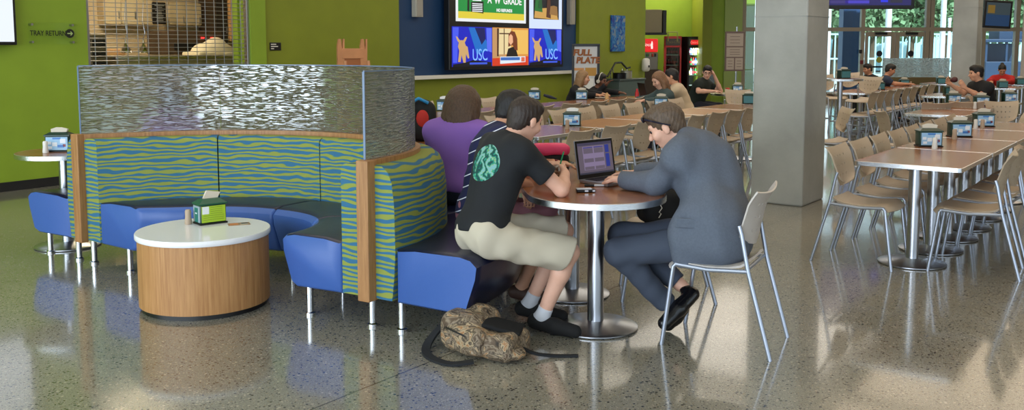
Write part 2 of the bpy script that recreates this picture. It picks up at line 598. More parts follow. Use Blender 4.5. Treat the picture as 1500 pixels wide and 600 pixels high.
# columns
def column(u0, v1, w=0.53, d=0.62):
    bm = bmesh.new()
    gbox(bm, u0, u0 + d, v1 - w, v1, 0, CEIL, bev=0.018, seg=2)
    # shallow casting joint round the shaft
    gbox(bm, u0 - 0.004, u0 + d + 0.004, v1 - w - 0.004, v1 + 0.004, 1.84 if u0 < 9 else 2.2, 1.848 if u0 < 9 else 2.208)
    o = gobj('concrete_column', bm, CONC, kind=None)
    return o
tag(column(8.75, -3.07), 'thick square concrete column beside the nearest tables', 'column', None)
tag(column(16.8, -3.07, 0.38, 0.4), 'concrete column behind the seated boy in black', 'column', None)
tag(column(24.0, -3.07, 0.38, 0.4), 'concrete column cut by the right edge, beyond the tilted screen', 'column', None)

# window front
WY = 27.0
WX0, WX1 = x88, 17.2
def wx(px): return atY(px, 45, WY).x
bm = bmesh.new()
def mull(px, w=0.11, z0=0, z1=CEIL, d=0.14):
    box(bm, (wx(px), WY, (z0 + z1) / 2), (w, d, z1 - z0))
ZT = atY(1300, 43, WY).z
for px in (1089, 1208, 1263, 1357.5, 1364, 1400, 1440): mull(px)
mull(1489, 0.12)
box(bm, ((WX0 + WX1) / 2, WY, ZT), (WX1 - WX0, 0.15, 0.11))
box(bm, ((WX0 + wx(1263)) / 2, WY, 0.12), (wx(1263) - WX0, 0.14, 0.24))
box(bm, ((wx(1364) + WX1) / 2, WY, 0.12), (WX1 - wx(1364), 0.14, 0.24))
box(bm, ((WX0 + WX1) / 2, WY, CEIL - 0.1), (WX1 - WX0, 0.15, 0.2))
o = obj('window_1', bm, FRAME); o['kind'] = 'structure'
bm = bmesh.new(); box(bm, ((WX0 + WX1) / 2, WY + 0.01, (ZT + CEIL) / 2), (WX1 - WX0, 0.012, CEIL - ZT))
obj('pane', bm, GLASS, o)
bm = bmesh.new(); box(bm, ((WX0 + wx(1263)) / 2, WY + 0.01, ZT / 2), (wx(1263) - WX0, 0.012, ZT))
obj('pane', bm, GLASS, o)
bm = bmesh.new(); box(bm, ((wx(1362) + WX1) / 2, WY + 0.01, ZT / 2), (WX1 - wx(1362), 0.012, ZT))
obj('pane', bm, GLASS, o)
STICK_D = mat('dark_round_sticker', (24, 30, 44), 0.6)
for i, (pa, pb, ga, gb) in enumerate(((1268, 1311, 1272, 1306), (1312, 1357, 1318, 1353))):
    xa, xb, g0, g1 = wx(pa), wx(pb), wx(ga), wx(gb)
    zt = ZT - 0.07
    gt, gb_ = atY(1300, 53.5, WY).z, 0.3
    bm = bmesh.new()
    for (u, w) in (((xa + g0) / 2, g0 - xa), ((xb + g1) / 2, xb - g1)):
        box(bm, (u, WY, zt / 2), (w, 0.06, zt - 0.02), bev=0.004)
    box(bm, ((g0 + g1) / 2, WY, (gt + zt) / 2), (g1 - g0, 0.055, zt - gt))
    box(bm, ((g0 + g1) / 2, WY, gb_ / 2 + 0.01), (g1 - g0, 0.055, gb_))
    d = obj('door_%d' % (i + 1), bm, FRAME); d['kind'] = 'structure'
    bm = bmesh.new(); box(bm, ((g0 + g1) / 2, WY, (gt + gb_) / 2), (g1 - g0, 0.01, gt - gb_)); obj('pane', bm, GLASS, d)
    bm = bmesh.new(); box(bm, ((g0 + g1) / 2, WY - 0.09, 0.98), (g1 - g0 + 0.08, 0.05, 0.05), bev=0.01)
    obj('push_bar', bm, BLACKP, d)
    bm = bmesh.new(); box(bm, ((xa + xb) / 2, WY - 0.07, zt - 0.05), (0.34, 0.08, 0.07), bev=0.01); obj('door_closer', bm, BLACKP, d)
    cxs = atY((1288, 1334)[i], 78.5, WY)
    bm = bmesh.new(); cyl(bm, (cxs.x, WY - 0.006, cxs.z), (cxs.x, WY - 0.012, cxs.z), 0.088, n=24)
    tag(obj('window_sticker', bm, STICK_D), ('dark round sticker on the left glass door above a yellow one', 'dark round sticker on the right glass door')[i], 'sticker')
    if i == 0:
        cz = atY(1288, 87.5, WY).z
        bm = bmesh.new(); cyl(bm, (cxs.x, WY - 0.006, cz), (cxs.x, WY - 0.012, cz), 0.088, n=24)
        tag(obj('window_sticker', bm, mat('yellow_sticker', (170, 168, 60), 0.6)), 'yellow round sticker on the left glass door', 'sticker')
# right hand wall of the room, out of the frame
bm = bmesh.new(); box(bm, (17.5, 12.5, CEIL / 2), (0.2, 29, CEIL))
obj('wall_right', bm, mat('cream_wall', (196, 176, 148), 0.7))['kind'] = 'structure'

# ------------------------------------------------------------------ outdoors
bm = bmesh.new(); box(bm, (10, 60, -0.2), (120, 65.6, 0.2))
o = obj('ground', bm, mat('pale_paving', (196, 200, 190), 0.9, vary=0.1, vscale=0.6)); o['kind'] = 'structure'
POST = mat('white_portico_paint', (246, 246, 250), 0.6)
for px, w, Y, lb in ((1105, 8.5, 31, 'white portico post outside, left of the near concrete column'), (1213.5, 7, 31, 'white portico post outside, left of the dark blue pier'),
                     (1301, 8.5, 31, 'white portico post outside, behind the glass doors'), (1381, 7.5, 31, 'white portico post outside, right of the glass doors'), (1390.5, 4, 34, 'thin white post outside, beside the far concrete column')):
    c = atY(px, 45, Y)
    bm = bmesh.new(); r = w * Y / F / 2
    zt = 4.4 if w > 5 else atY(px, 26, Y).z
    lathe(bm, [(0, -0.1), (r * 1.25, -0.1), (r * 1.25, 0.15), (r, 0.2), (r, zt - 0.15), (r * 1.2, zt - 0.1), (r * 1.2, zt), (0, zt)], 20)
    tag(obj('portico_post', bm, POST, smooth=True, loc=(c.x, Y, 0)), lb, 'post', 'white posts of the portico outside')
c = atY(1241, 45, 29)
bm = bmesh.new(); box(bm, (0, 0, 2), (0.40, 0.40, 4.2), bev=0.01); box(bm, (0.29, 0.02, 2), (0.2, 0.34, 4.2))
box(bm, (0, 0, 0.1), (0.5, 0.5, 0.25), bev=0.02)
pier = obj('blue_pier', bm, mat('dark_blue_cladding', (28, 66, 112), 0.5), loc=(c.x, 29, 0))
tag(pier, 'dark blue clad pier just outside the glass, left of the doors', 'pier')
for (px, py, w, col, lb) in ((1254.5, 75.5, 5, (20, 20, 26), 'small black door control plate beside the glass doors'), (1256, 91, 6, (120, 30, 40), 'small red call plate beside the glass doors')):
    c = atY(px + 6, py, WY - 0.08)
    bm = bmesh.new(); box(bm, (0, 0, 0), (0.09, 0.03, 0.11), bev=0.008); box(bm, (0, -0.018, 0.01), (0.04, 0.012, 0.04), bev=0.004)
    tag(obj('control_plate', bm, mat('plate_%d' % col[0], col, 0.5), loc=c), lb, 'switch')
# low blue-green screen fence and pale building far outside
bm = bmesh.new()
x0, x1 = atY(1085, 60, 40).x, atY(1530, 60, 40).x
zt = atY(1300, 50, 40).z
for k in range(46):
    x = x0 + (x1 - x0) * k / 45
    box(bm, (x, 40, zt / 2), (0.05, 0.05, zt))
for z in (0.15, zt * 0.5, zt): box(bm, ((x0 + x1) / 2, 40, z), (x1 - x0, 0.06, 0.07))
tag(obj('railing_fence', bm, mat('pale_turquoise_metal', (176, 212, 218), 0.5)), 'tall pale turquoise railing far outside beyond the windows', 'fence')
bm = bmesh.new()
box(bm, (24, 64, 1.1), (60, 4, 2.2))
for k in range(28): box(bm, (-4 + k * 2, 61.95, 1.2), (1.2, 0.1, 1.1))
tag(obj('garden_pavilion', bm, mat('sky_blue_cladding', (176, 210, 222), 0.5)), 'long low light blue building far outside', 'building')
# dark blue bus shelter-like kiosk seen right of the far column
c = atY(1464, 75, 36)
bm = bmesh.new()
box(bm, (0, 0, 0.5), (1.65, 1.2, 1.0), bev=0.02); box(bm, (0, 0.5, 1.25), (1.65, 0.12, 0.9))
for sx in (-0.78, 0, 0.78): box(bm, (sx, -0.5, 1.35), (0.08, 0.08, 0.9))
box(bm, (0, 0, 1.8), (1.8, 1.3, 0.12), bev=0.02); box(bm, (0.2, 0, 2.05), (0.9, 0.8, 0.4), bev=0.02)
tag(obj('kiosk', bm, mat('kiosk_blue', (24, 52, 84), 0.5), loc=(c.x, 36, 0)), 'dark blue kiosk outside the right-hand window', 'kiosk')

LEAF = mat('tree_leaf', (126, 158, 116), 0.7, vary=0.35, vscale=1.3)
BARK = mat('tree_bark', (86, 70, 54), 0.9, vary=0.2)
def tree(px, Y, h, r, label, seed, n=2600):
    rnd = random.Random(seed)
    c = atY(px, 60, Y)
    t = empty('garden_tree', (c.x, Y, 0), 0, label, 'tree', 'trees outside the windows')
    bm = bmesh.new(); tube(bm, [(0, 0, 0), (0.1, 0, h * 0.3), (0, 0.1, h * 0.6)], [0.22, 0.16, 0.08], 8)
    obj('trunk', bm, BARK, t, True)
    bm = bmesh.new()
    blobs = [(rnd.uniform(-r, r) * 0.7, rnd.uniform(-r, r) * 0.5, h * rnd.uniform(0.35, 0.85), rnd.uniform(0.35, 0.6) * r) for _ in range(16)]
    for k in range(n):
        bx, by, bz, br = rnd.choice(blobs)
        d = Vector((rnd.gauss(0, 1), rnd.gauss(0, 1), rnd.gauss(0, 1))).normalized() * br * rnd.uniform(0.6, 1.05)
        p = Vector((bx, by, bz)) + d
        a = Vector((rnd.gauss(0, 1), rnd.gauss(0, 1), rnd.gauss(0, 1))).normalized()
        b = a.cross(Vector((rnd.gauss(0, 1), rnd.gauss(0, 1), rnd.gauss(0, 1)))).normalized()
        s = rnd.uniform(0.12, 0.24)
        bm.faces.new([bm.verts.new(p + a * s), bm.verts.new(p + b * s * 0.6), bm.verts.new(p - a * s), bm.verts.new(p - b * s * 0.6)])
    obj('crown', bm, LEAF, t)
for i, (px, Y, h, r, lb) in enumerate(((1098, 45, 6.5, 1.9, 'leafy tree outside, left of the near concrete column'), (1222, 45, 6.5, 1.8, 'leafy tree outside, left of the dark blue pier'),
        (1276, 56, 7.5, 1.9, 'leafy tree outside above the left glass door'), (1332, 45, 7, 2.3, 'leafy tree outside above the right glass door'),
        (1384, 56, 7.5, 2.3, 'leafy tree outside, beside the far concrete column'), (1465, 45, 7, 2.4, 'leafy tree outside, behind the tilted wall screen'))):
    tree(px, Y, h, r, lb, i + 11, 7000)
# ------------------------------------------------------------------ ring banquette
RC = Vector((-2.0, 5.5, 0))
RR = 1.30
A0, A1 = math.radians(-24), math.radians(137)
_ra = np.linspace(-40, 150, 400)
_rv = np.interp(_ra, [-40, -24, -8, 11, 28, 43, 54, 79, 98, 122, 137, 150], [1.30, 1.31, 1.37, 1.42, 1.40, 1.36, 1.335, 1.31, 1.30, 1.33, 1.42, 1.48]) - RR
_kern = np.exp(-0.5 * (np.arange(-30, 31) / 11.0) ** 2); _kern /= _kern.sum()
_rv = np.convolve(np.pad(_rv, 30, mode='edge'), _kern, mode='valid')
_pa = [-40, -24, 11, 43, 79, 98, 122, 137, 150]
_pv = [-38, -31, 8, 44, 80, 100, 128, 147, 160]
def PH(a):
    return math.radians(float(np.interp(math.degrees(a), _pa, _pv)))
def DR(a):
    return float(np.interp(math.degrees(a), _ra, _rv))
def fabric_material():
    m = bpy.data.materials.new('wave_upholstery'); m.use_nodes = True
    nt = m.node_tree; L = nt.links; b = nt.nodes['Principled BSDF']
    tc = nt.nodes.new('ShaderNodeTexCoord')
    mp = nt.nodes.new('ShaderNodeMapping'); mp.inputs['Scale'].default_value = (4.6, 16.5, 1)
    L.new(tc.outputs['UV'], mp.inputs[0])
    w = nt.nodes.new('ShaderNodeTexWave'); w.wave_type = 'BANDS'; w.bands_direction = 'Y'; w.wave_profile = 'SIN'
    w.inputs['Scale'].default_value = 0.62; w.inputs['Distortion'].default_value = 6.5; w.inputs['Detail'].default_value = 1.2
    w.inputs['Detail Scale'].default_value = 1.6
    L.new(mp.outputs[0], w.inputs['Vector'])
    r = nt.nodes.new('ShaderNodeValToRGB')
    cr = r.color_ramp
    cr.elements[0].position = 0.34; cr.elements[0].color = lin((50, 106, 142))
    cr.elements[1].position = 0.56; cr.elements[1].color = lin((140, 150, 68))
    e = cr.elements.new(0.44); e.color = lin((84, 132, 100))
    L.new(w.outputs['Fac'], r.inputs[0]); L.new(r.outputs[0], b.inputs['Base Color'])
    b.inputs['Roughness'].default_value = 0.85
    n = nt.nodes.new('ShaderNodeTexNoise'); n.inputs['Scale'].default_value = 350; L.new(tc.outputs['Object'], n.inputs['Vector'])
    bp = nt.nodes.new('ShaderNodeBump'); bp.inputs['Strength'].default_value = 0.2; bp.inputs['Distance'].default_value = 0.003
    L.new(n.outputs['Fac'], bp.inputs['Height']); L.new(bp.outputs[0], b.inputs['Normal'])
    return m
WAVE = fabric_material()
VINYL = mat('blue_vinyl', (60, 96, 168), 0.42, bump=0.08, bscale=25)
VINYL_TOP_SHADE = mat('navy_vinyl_and_shade', (16, 22, 52), 0.32, bump=0.06, bscale=20)

def sweep(name, prof, a0, a1, m, parent, n=20, bev=0.0, topmat=None, smooth=True, cap_in=0.0):
    """closed (r, z) outline swept round the ring centre; cap_in pillows the two ends"""
    bm = bmesh.new(); uvl = bm.loops.layers.uv.new('UVMap')
    P = len(prof)
    cr = sum(p[0] for p in prof) / P; cz = sum(p[1] for p in prof) / P
    rings = []; angs = []
    stations = []
    if cap_in:
        for k, s in ((0, 0.84), (0.3, 0.93), (0.65, 0.985)):
            stations.append((a0 + cap_in * k, s))
        for k in range(n + 1): stations.append((a0 + cap_in + (a1 - a0 - 2 * cap_in) * k / n, 1))
        for k, s in ((0.65, 0.985), (0.3, 0.93), (0, 0.84)):
            stations.append((a1 - cap_in * k, s))
    else:
        stations = [(a0 + (a1 - a0) * k / n, 1) for k in range(n + 1)]
    for a, s in stations:
        rb_ = RR + DR(a); bx_, by_ = RC.x + rb_ * math.cos(a), RC.y + rb_ * math.sin(a); cp_, sp_ = math.cos(PH(a)), math.sin(PH(a))
        rings.append([bm.verts.new((bx_ + (cr - RR + (r - cr) * (s if s == 1 else 1 - (1 - s) * 0.35)) * cp_, by_ + (cr - RR + (r - cr) * (s if s == 1 else 1 - (1 - s) * 0.35)) * sp_, cz + (z - cz) * (s if s == 1 else 1 - (1 - s) * 0.5))) for r, z in prof])
    acc = [0]
    for i in range(P):
        j = (i + 1) % P
        acc.append(acc[-1] + math.hypot(prof[j][0] - prof[i][0], prof[j][1] - prof[i][1]))
    for i in range(len(rings) - 1):
        for k in range(P):
            k2 = (k + 1) % P
            f = bm.faces.new((rings[i][k], rings[i][k2], rings[i + 1][k2], rings[i + 1][k]))
            us = (stations[i][0], stations[i][0], stations[i + 1][0], stations[i + 1][0]); vs = (prof[k], prof[k2], prof[k2], prof[k])
            for l, u, v in zip(f.loops, us, vs): l[uvl].uv = (u * RR, v[1])
            if topmat is not None and topmat(k, (prof[k][0] + prof[k2][0]) / 2, (prof[k][1] + prof[k2][1]) / 2): f.material_index = 1
    for ring, fl in ((rings[0], False), (rings[-1], True)):
        f = bm.faces.new(ring if fl else ring[::-1])
        for l in f.loops:
            v = ring.index(l.vert); l[uvl].uv = (prof[v][0] + (3 if fl else 0), prof[v][1])
    return obj(name, bm, m, parent, smooth, angle=50)

booth = empty('ring_banquette', (RC.x, RC.y, 0), 0, 'half-ring banquette with wavy green and blue backs, blue vinyl seats and a textured screen', 'banquette')
def hold(o, root=None):
    root = root or o.parent
    o.parent = root
    o.matrix_parent_inverse = Matrix.Translation(-root.location)
    return o
def rail(r_in, r_out, z0, z1, rd, inner_round=True, n=4):
    """outline with rounded top corners"""
    pts = [(r_in, z0), (r_out, z0)]
    for k in range(n + 1):
        a = PI / 2 * k / n
        pts.append((r_out - rd + rd * math.cos(a), z1 - rd + rd * math.sin(a)))
    for k in range(n + 1):
        a = PI / 2 + PI / 2 * k / n
        pts.append((r_in + rd + rd * math.cos(a), z1 - rd + rd * math.sin(a)))
    return pts
# angular sections
SEC = 4
gap = 0.004
for i in range(SEC):
    a0 = A0 + (A1 - A0) * i / SEC + (gap if i else 0)
    a1 = A0 + (A1 - A0) * (i + 1) / SEC - (gap if i < SEC - 1 else 0)
    # back cushions inside and outside the spine
    hold(sweep('inner_backrest', rail(RR - 0.175, RR - 0.03, 0.175, 0.905, 0.04), a0, a1, WAVE, booth))
    outp = [(RR + 0.03, 0.175), (RR + 0.175, 0.175), (RR + 0.19, 0.3), (RR + 0.2, 0.45), (RR + 0.195, 0.7), (RR + 0.18, 0.82), (RR + 0.155, 0.875), (RR + 0.115, 0.905), (RR + 0.03, 0.905)]
    hold(sweep('outer_backrest', outp, a0, a1, WAVE, booth))
    # seats
    ri = RR - 0.62
    inp = [(RR - 0.18, 0.165), (RR - 0.18, 0.46), (RR - 0.3, 0.475), (ri + 0.08, 0.475), (ri + 0.02, 0.462), (ri - 0.015, 0.43), (ri - 0.01, 0.36), (ri + 0.05, 0.185), (ri + 0.09, 0.16)]
    hold(sweep('inner_seat', inp, a0, a1, [VINYL, VINYL_TOP_SHADE], booth, topmat=lambda k, r, z: z > 0.466, cap_in=0.025))
    ro = RR + 0.72
    oup = [(RR + 0.2, 0.165), (ro - 0.12, 0.16), (ro - 0.06, 0.185), (ro + 0.0, 0.36), (ro + 0.01, 0.43), (ro - 0.03, 0.465), (ro - 0.1, 0.478), (RR + 0.32, 0.475), (RR + 0.2, 0.46)]
    hold(sweep('outer_seat', oup, a0, a1, [VINYL, VINYL_TOP_SHADE], booth, topmat=lambda k, r, z: (z > 0.466) or (r > ro - 0.1 and z > 0.25), cap_in=0.02))  # navy also covers the curved outer side, painting in its shade
# wooden spine: posts at both ends and the cap rail under the screen
def pol(r, a, z=0.0):
    rb_ = RR + DR(a)
    return Vector((RC.x + rb_ * math.cos(a) + (r - RR) * math.cos(PH(a)), RC.y + rb_ * math.sin(a) + (r - RR) * math.sin(PH(a)), z))
for a, s in ((A0, -1), (A1, 1)):
    p = pol(RR + (0.025 if s < 0 else 0), a + s * 0.018, 0)
    bm = bmesh.new(); box(bm, (0, 0, 0.55), (0.08, 0.075 if s < 0 else 0.055, 0.77), bev=0.004)
    hold(obj('end_post', bm, OAKTRIM, booth, loc=p, rot=(0, 0, PH(a))))
hold(sweep('cap_rail', [(RR - 0.036, 0.885), (RR + 0.036, 0.885), (RR + 0.036, 0.932), (RR - 0.036, 0.932)], A0, A1, OAKTRIM, booth, n=48, smooth=True))
hold(sweep('spine', [(RR - 0.03, 0.2), (RR + 0.03, 0.2), (RR + 0.03, 0.885), (RR - 0.03, 0.885)], A0 + 0.01, A1 - 0.01, OAKTRIM, booth, n=48))

def resin_material(name='rippled_resin', ru=10.0, rz=80.0, refl=0.3):
    m = bpy.data.materials.new(name); m.use_nodes = True
    nt = m.node_tree; L = nt.links
    nt.nodes.remove(nt.nodes['Principled BSDF'])
    out = nt.nodes['Material Output']
    tc = nt.nodes.new('ShaderNodeTexCoord')
    mp = nt.nodes.new('ShaderNodeMapping'); mp.inputs['Scale'].default_value = (ru, rz, 1)
    L.new(tc.outputs['UV'], mp.inputs[0])
    n = nt.nodes.new('ShaderNodeTexNoise'); n.noise_dimensions = '2D'; n.inputs['Scale'].default_value = 1.0
    n.inputs['Detail'].default_value = 1.5; n.inputs['Roughness'].default_value = 0.55
    L.new(mp.outputs[0], n.inputs['Vector'])
    bp = nt.nodes.new('ShaderNodeBump'); bp.inputs['Strength'].default_value = 1.0; bp.inputs['Distance'].default_value = 0.02
    rp = nt.nodes.new('ShaderNodeMapRange'); rp.interpolation_type = 'SMOOTHSTEP'; rp.inputs[1].default_value = 0.4; rp.inputs[2].default_value = 0.64
    L.new(n.outputs['Fac'], rp.inputs[0]); L.new(rp.outputs[0], bp.inputs['Height'])
    g = nt.nodes.new('ShaderNodeBsdfGlossy'); g.inputs['Roughness'].default_value = 0.08
    g.inputs['Color'].default_value = (0.95, 0.97, 1, 1)
    rf = nt.nodes.new('ShaderNodeBsdfRefraction'); rf.inputs['IOR'].default_value = 1.06; rf.inputs['Roughness'].default_value = 0.16
    rf.inputs['Color'].default_value = lin((222, 224, 222))
    L.new(bp.outputs[0], g.inputs['Normal']); L.new(bp.outputs[0], rf.inputs['Normal'])
    mx = nt.nodes.new('ShaderNodeMixShader'); mx.inputs[0].default_value = refl * 0.55
    L.new(rf.outputs[0], mx.inputs[1]); L.new(g.outputs[0], mx.inputs[2])
    t = nt.nodes.new('ShaderNodeBsdfTranslucent'); t.inputs[0].default_value = lin((190, 194, 196)) if name == 'rippled_resin' else lin((240, 244, 248))
    d = nt.nodes.new('ShaderNodeBsdfDiffuse'); d.inputs[0].default_value = lin((176, 180, 184))
    L.new(bp.outputs[0], d.inputs['Normal'])
    m2 = nt.nodes.new('ShaderNodeMixShader'); m2.inputs[0].default_value = 0.5
    L.new(t.outputs[0], m2.inputs[1]); L.new(d.outputs[0], m2.inputs[2])
    m3 = nt.nodes.new('ShaderNodeMixShader'); m3.inputs[0].default_value = 0.12 if name == 'rippled_resin' else 0.5
    L.new(mx.outputs[0], m3.inputs[1]); L.new(m2.outputs[0], m3.inputs[2])
    L.new(m3.outputs[0], out.inputs[0])
    return m
RESIN = resin_material()
EDGE = mat('resin_edge', (110, 130, 160), 0.2)
def panel_section(a0, a1):
    o = hold(sweep('screen_panel', [(RR - 0.004, 0.932), (RR + 0.004, 0.932), (RR + 0.004, 1.41), (RR - 0.004, 1.41)], a0, a1, RESIN, booth, n=24))
for i in range(SEC):
    a0 = A0 + (A1 - A0) * i / SEC + (0.0015 if i else 0); a1 = A0 + (A1 - A0) * (i + 1) / SEC - (0.0015 if i < SEC - 1 else 0)
    panel_section(a0, a1)
for a in (A0 - 0.002, A1 + 0.002):
    bm = bmesh.new(); box(bm, (0, 0, 1.171), (0.014, 0.004, 0.478))
    hold(obj('panel_edge', bm, EDGE, booth, loc=pol(RR, a), rot=(0, 0, PH(a))))
hold(sweep('panel_edge', [(RR - 0.005, 1.41), (RR + 0.005, 1.41), (RR + 0.005, 1.416), (RR - 0.005, 1.416)], A0, A1, EDGE, booth, n=48))
# metal legs
def booth_leg(r, a):
    bm = bmesh.new()
    lathe(bm, [(0, 0), (0.03, 0), (0.03, 0.014), (0.021, 0.02), (0.021, 0.175), (0, 0.175)], 16)
    hold(obj('leg', bm, CHROME, booth, True, loc=pol(r, a)))
for i in range(SEC + 1):
    a = A0 + (A1 - A0) * i / SEC
    s = 0.035 if i == 0 else (-0.035 if i == SEC else 0)
    for r in ((RR - 0.02,) if 0 < i < SEC else (RR,)) + (RR - 0.45, RR + 0.2, RR + 0.6):
        booth_leg(r, a + s)

# ------------------------------------------------------------------ coffee table
ct = empty('drum_coffee_table', (-1.85, 5.45, 0), 0, 'round wood drum coffee table with a white top inside the banquette', 'coffee table')
bm = bmesh.new(); lathe(bm, [(0, 0.03), (0.376, 0.03), (0.376, 0.425), (0, 0.425)], 72); obj('drum', bm, OAK, ct, True)
bm = bmesh.new(); lathe(bm, [(0, 0), (0.36, 0), (0.36, 0.03), (0, 0.03)], 64); obj('plinth', bm, BLACKP, ct, True)
bm = bmesh.new(); lathe(bm, [(0, 0.425), (0.386, 0.425), (0.389, 0.43), (0.389, 0.452), (0.385, 0.458), (0, 0.458)], 72)
obj('tabletop', bm, mat('white_solid_surface', (240, 240, 244), 0.12), ct, True)

# ------------------------------------------------------------------ napkin dispensers
DG = mat('dark_green_plastic', (16, 52, 42), 0.3)
NAPK = mat('napkin_paper', (214, 204, 188), 0.9)
NAPW = mat('white_napkin_paper', (236, 236, 238), 0.9)
CARD = mat('light_blue_card', (150, 192, 226), 0.35)
CARDW = mat('card_white', (228, 232, 238), 0.35)
CARDB = mat('card_blue', (58, 120, 196), 0.35)
CARDR = mat('card_red', (150, 60, 52), 0.35)
TEAL = mat('teal_card', (72, 128, 138), 0.35)
def build_dispenser(nap, front=True, seed=0):
    rnd = random.Random(seed)
    t = empty('napkin_dispenser', (0, 0, 0))
    bm = bmesh.new()
    box(bm, (0, 0, 0.066), (0.18, 0.115, 0.118), bev=0.01, seg=3)
    b = obj('body', bm, DG, t, True)
    bm = bmesh.new()   # sloped lid
    w, d = 0.094, 0.061
    lo = [(-w, -d), (w, -d), (w, d), (-w, d)]
    a = [bm.verts.new((x, y, 0.122)) for x, y in lo]; b1 = [bm.verts.new((x, y, 0.130)) for x, y in lo]
    c = [bm.verts.new((x * 0.66, y * 0.45, 0.150)) for x, y in lo]
    bm.faces.new(a[::-1]); bm.faces.new(c)
    for r0, r1 in ((a, b1), (b1, c)):
        for k in range(4): bm.faces.new((r0[k], r0[(k + 1) % 4], r1[(k + 1) % 4], r1[k]))
    obj('lid', bm, DG, t)
    bm = bmesh.new(); box(bm, (0, 0, 0.005), (0.19, 0.126, 0.01), bev=0.003); obj('base', bm, BLACKP, t)
    for s in (-1, 1):
        bm = bmesh.new(); box(bm, (0, s * 0.0585, 0.065), (0.158, 0.003, 0.1)); cd = obj('advert_card', bm, CARD if front else TEAL, t)
        if front:
            for (x, z, ww, hh, m_) in ((0.0, 0.105, 0.06, 0.014, CARDB), (-0.055, 0.07, 0.03, 0.022, CARDW), (-0.015, 0.06, 0.036, 0.03, CARDW), (0.045, 0.085, 0.04, 0.034, CARDW), (0.03, 0.045, 0.05, 0.02, CARDB), (0.055, 0.05, 0.02, 0.02, CARDR), (-0.05, 0.035, 0.03, 0.02, CARDW)):
                bm = bmesh.new(); box(bm, (x, s * 0.0605, z), (ww, 0.0012, hh)); obj('printed_box', bm, m_, cd)
    bm = bmesh.new()   # folded napkins standing in the slot
    for k in range(3):
        y = (k - 1) * 0.008; hgt = 0.175 + 0.012 * rnd.random(); tw = rnd.uniform(-0.2, 0.2)
        pts = [(-0.055, 0.14), (0.055, 0.14), (0.06 + 0.01 * rnd.random(), hgt - 0.01), (0.02, hgt), (-0.02, hgt + 0.004 * rnd.random()), (-0.058, hgt - 0.012)]
        lo_ = [bm.verts.new((x, y - 0.002 + (z - 0.14) * tw, z)) for x, z in pts]; hi_ = [bm.verts.new((x, y + 0.003 + (z - 0.14) * (tw + 0.15), z)) for x, z in pts]
        bm.faces.new(lo_); bm.faces.new(hi_[::-1])
        for q in range(6): bm.faces.new((lo_[q], hi_[q], hi_[(q + 1) % 6], lo_[(q + 1) % 6]))
    obj('napkin', bm, nap, t)
    return t
DISP = {}
def dispenser(loc, rz, label, nap=NAPK, front=True, group='napkin dispensers on the tables'):
    key = (nap.name, front)
    if key not in DISP:
        DISP[key] = build_dispenser(nap, front, len(DISP)); r = DISP[key]
        r.location = loc; r.rotation_euler = (0, 0, rz)
    else:
        r = dup_tree(DISP[key], loc, rz)
    tag(r, label, 'napkin dispenser', group)
    return r
SHW = mat('white_shaker', (224, 222, 216), 0.5)
SHT = mat('tan_shaker', (178, 156, 134), 0.6)
_sh = {}
def shaker(loc, label, m=SHT):
    if m.name not in _sh:
        bm = bmesh.new(); lathe(bm, [(0, 0), (0.021, 0), (0.022, 0.01), (0.018, 0.05), (0.0185, 0.082), (0.014, 0.09), (0, 0.092)], 18)
        o = obj('salt_shaker', bm, m, None, True); _sh[m.name] = o
    else:
        o = _sh[m.name].copy(); COL.objects.link(o)
    o.location = loc
    tag(o, label, 'shaker', 'shakers on the tables')
# the one on the drum table shows its short side and a lime card
dz = 0.458
p = at(308, 326, dz)
LIMEC = mat('lime_card', (164, 196, 44), 0.4)
t = empty('napkin_dispenser', p, math.radians(40), 'green napkin dispenser with a lime card on the white drum table', 'napkin dispenser', 'napkin dispensers on the tables')
bm = bmesh.new(); box(bm, (0, 0, 0.066), (0.165, 0.115, 0.118), bev=0.01, seg=3); obj('body', bm, DG, t, True)
bm = bmesh.new()
w, d = 0.088, 0.061
lo = [(-w, -d), (w, -d), (w, d), (-w, d)]
a = [bm.verts.new((x, y, 0.122)) for x, y in lo]; b1 = [bm.verts.new((x, y, 0.130)) for x, y in lo]; c = [bm.verts.new((x * 0.6, y * 0.4, 0.155)) for x, y in lo]
bm.faces.new(a[::-1]); bm.faces.new(c)
for r0, r1 in ((a, b1), (b1, c)):
    for k in range(4): bm.faces.new((r0[k], r0[(k + 1) % 4], r1[(k + 1) % 4], r1[k]))
obj('lid', bm, mat('green_plastic_lid', (26, 84, 58), 0.35), t)
bm = bmesh.new(); box(bm, (0, 0, 0.005), (0.176, 0.126, 0.01), bev=0.003); obj('base', bm, BLACKP, t)
bm = bmesh.new(); box(bm, (0, -0.0585, 0.065), (0.15, 0.003, 0.1)); cd = obj('advert_card', bm, LIMEC, t)
bm = bmesh.new(); box(bm, (-0.05, -0.0605, 0.09), (0.042, 0.001, 0.046)); obj('printed_box', bm, CARDW, cd)
bm = bmesh.new()
for k in range(7): box(bm, (0.018 if k < 4 else 0.0, -0.0605, 0.106 - k * 0.0125), (0.075 if k < 4 else 0.13, 0.001, 0.002))
obj('printed_lines', bm, mat('print_olive', (110, 128, 40), 0.5), cd)
bm = bmesh.new(); box(bm, (-0.0835, 0, 0.066), (0.003, 0.1, 0.1)); sd = obj('side_card', bm, mat('silver_card', (150, 168, 176), 0.3), t)
bm = bmesh.new(); box(bm, (-0.0855, 0.0, 0.06), (0.002, 0.05, 0.088)); obj('printed_box', bm, mat('teal_print', (30, 112, 100), 0.4), sd)
bm = bmesh.new(); box(bm, (-0.087, 0.0, 0.07), (0.002, 0.024, 0.008)); obj('printed_box', bm, CARDW, sd)
bm = bmesh.new()
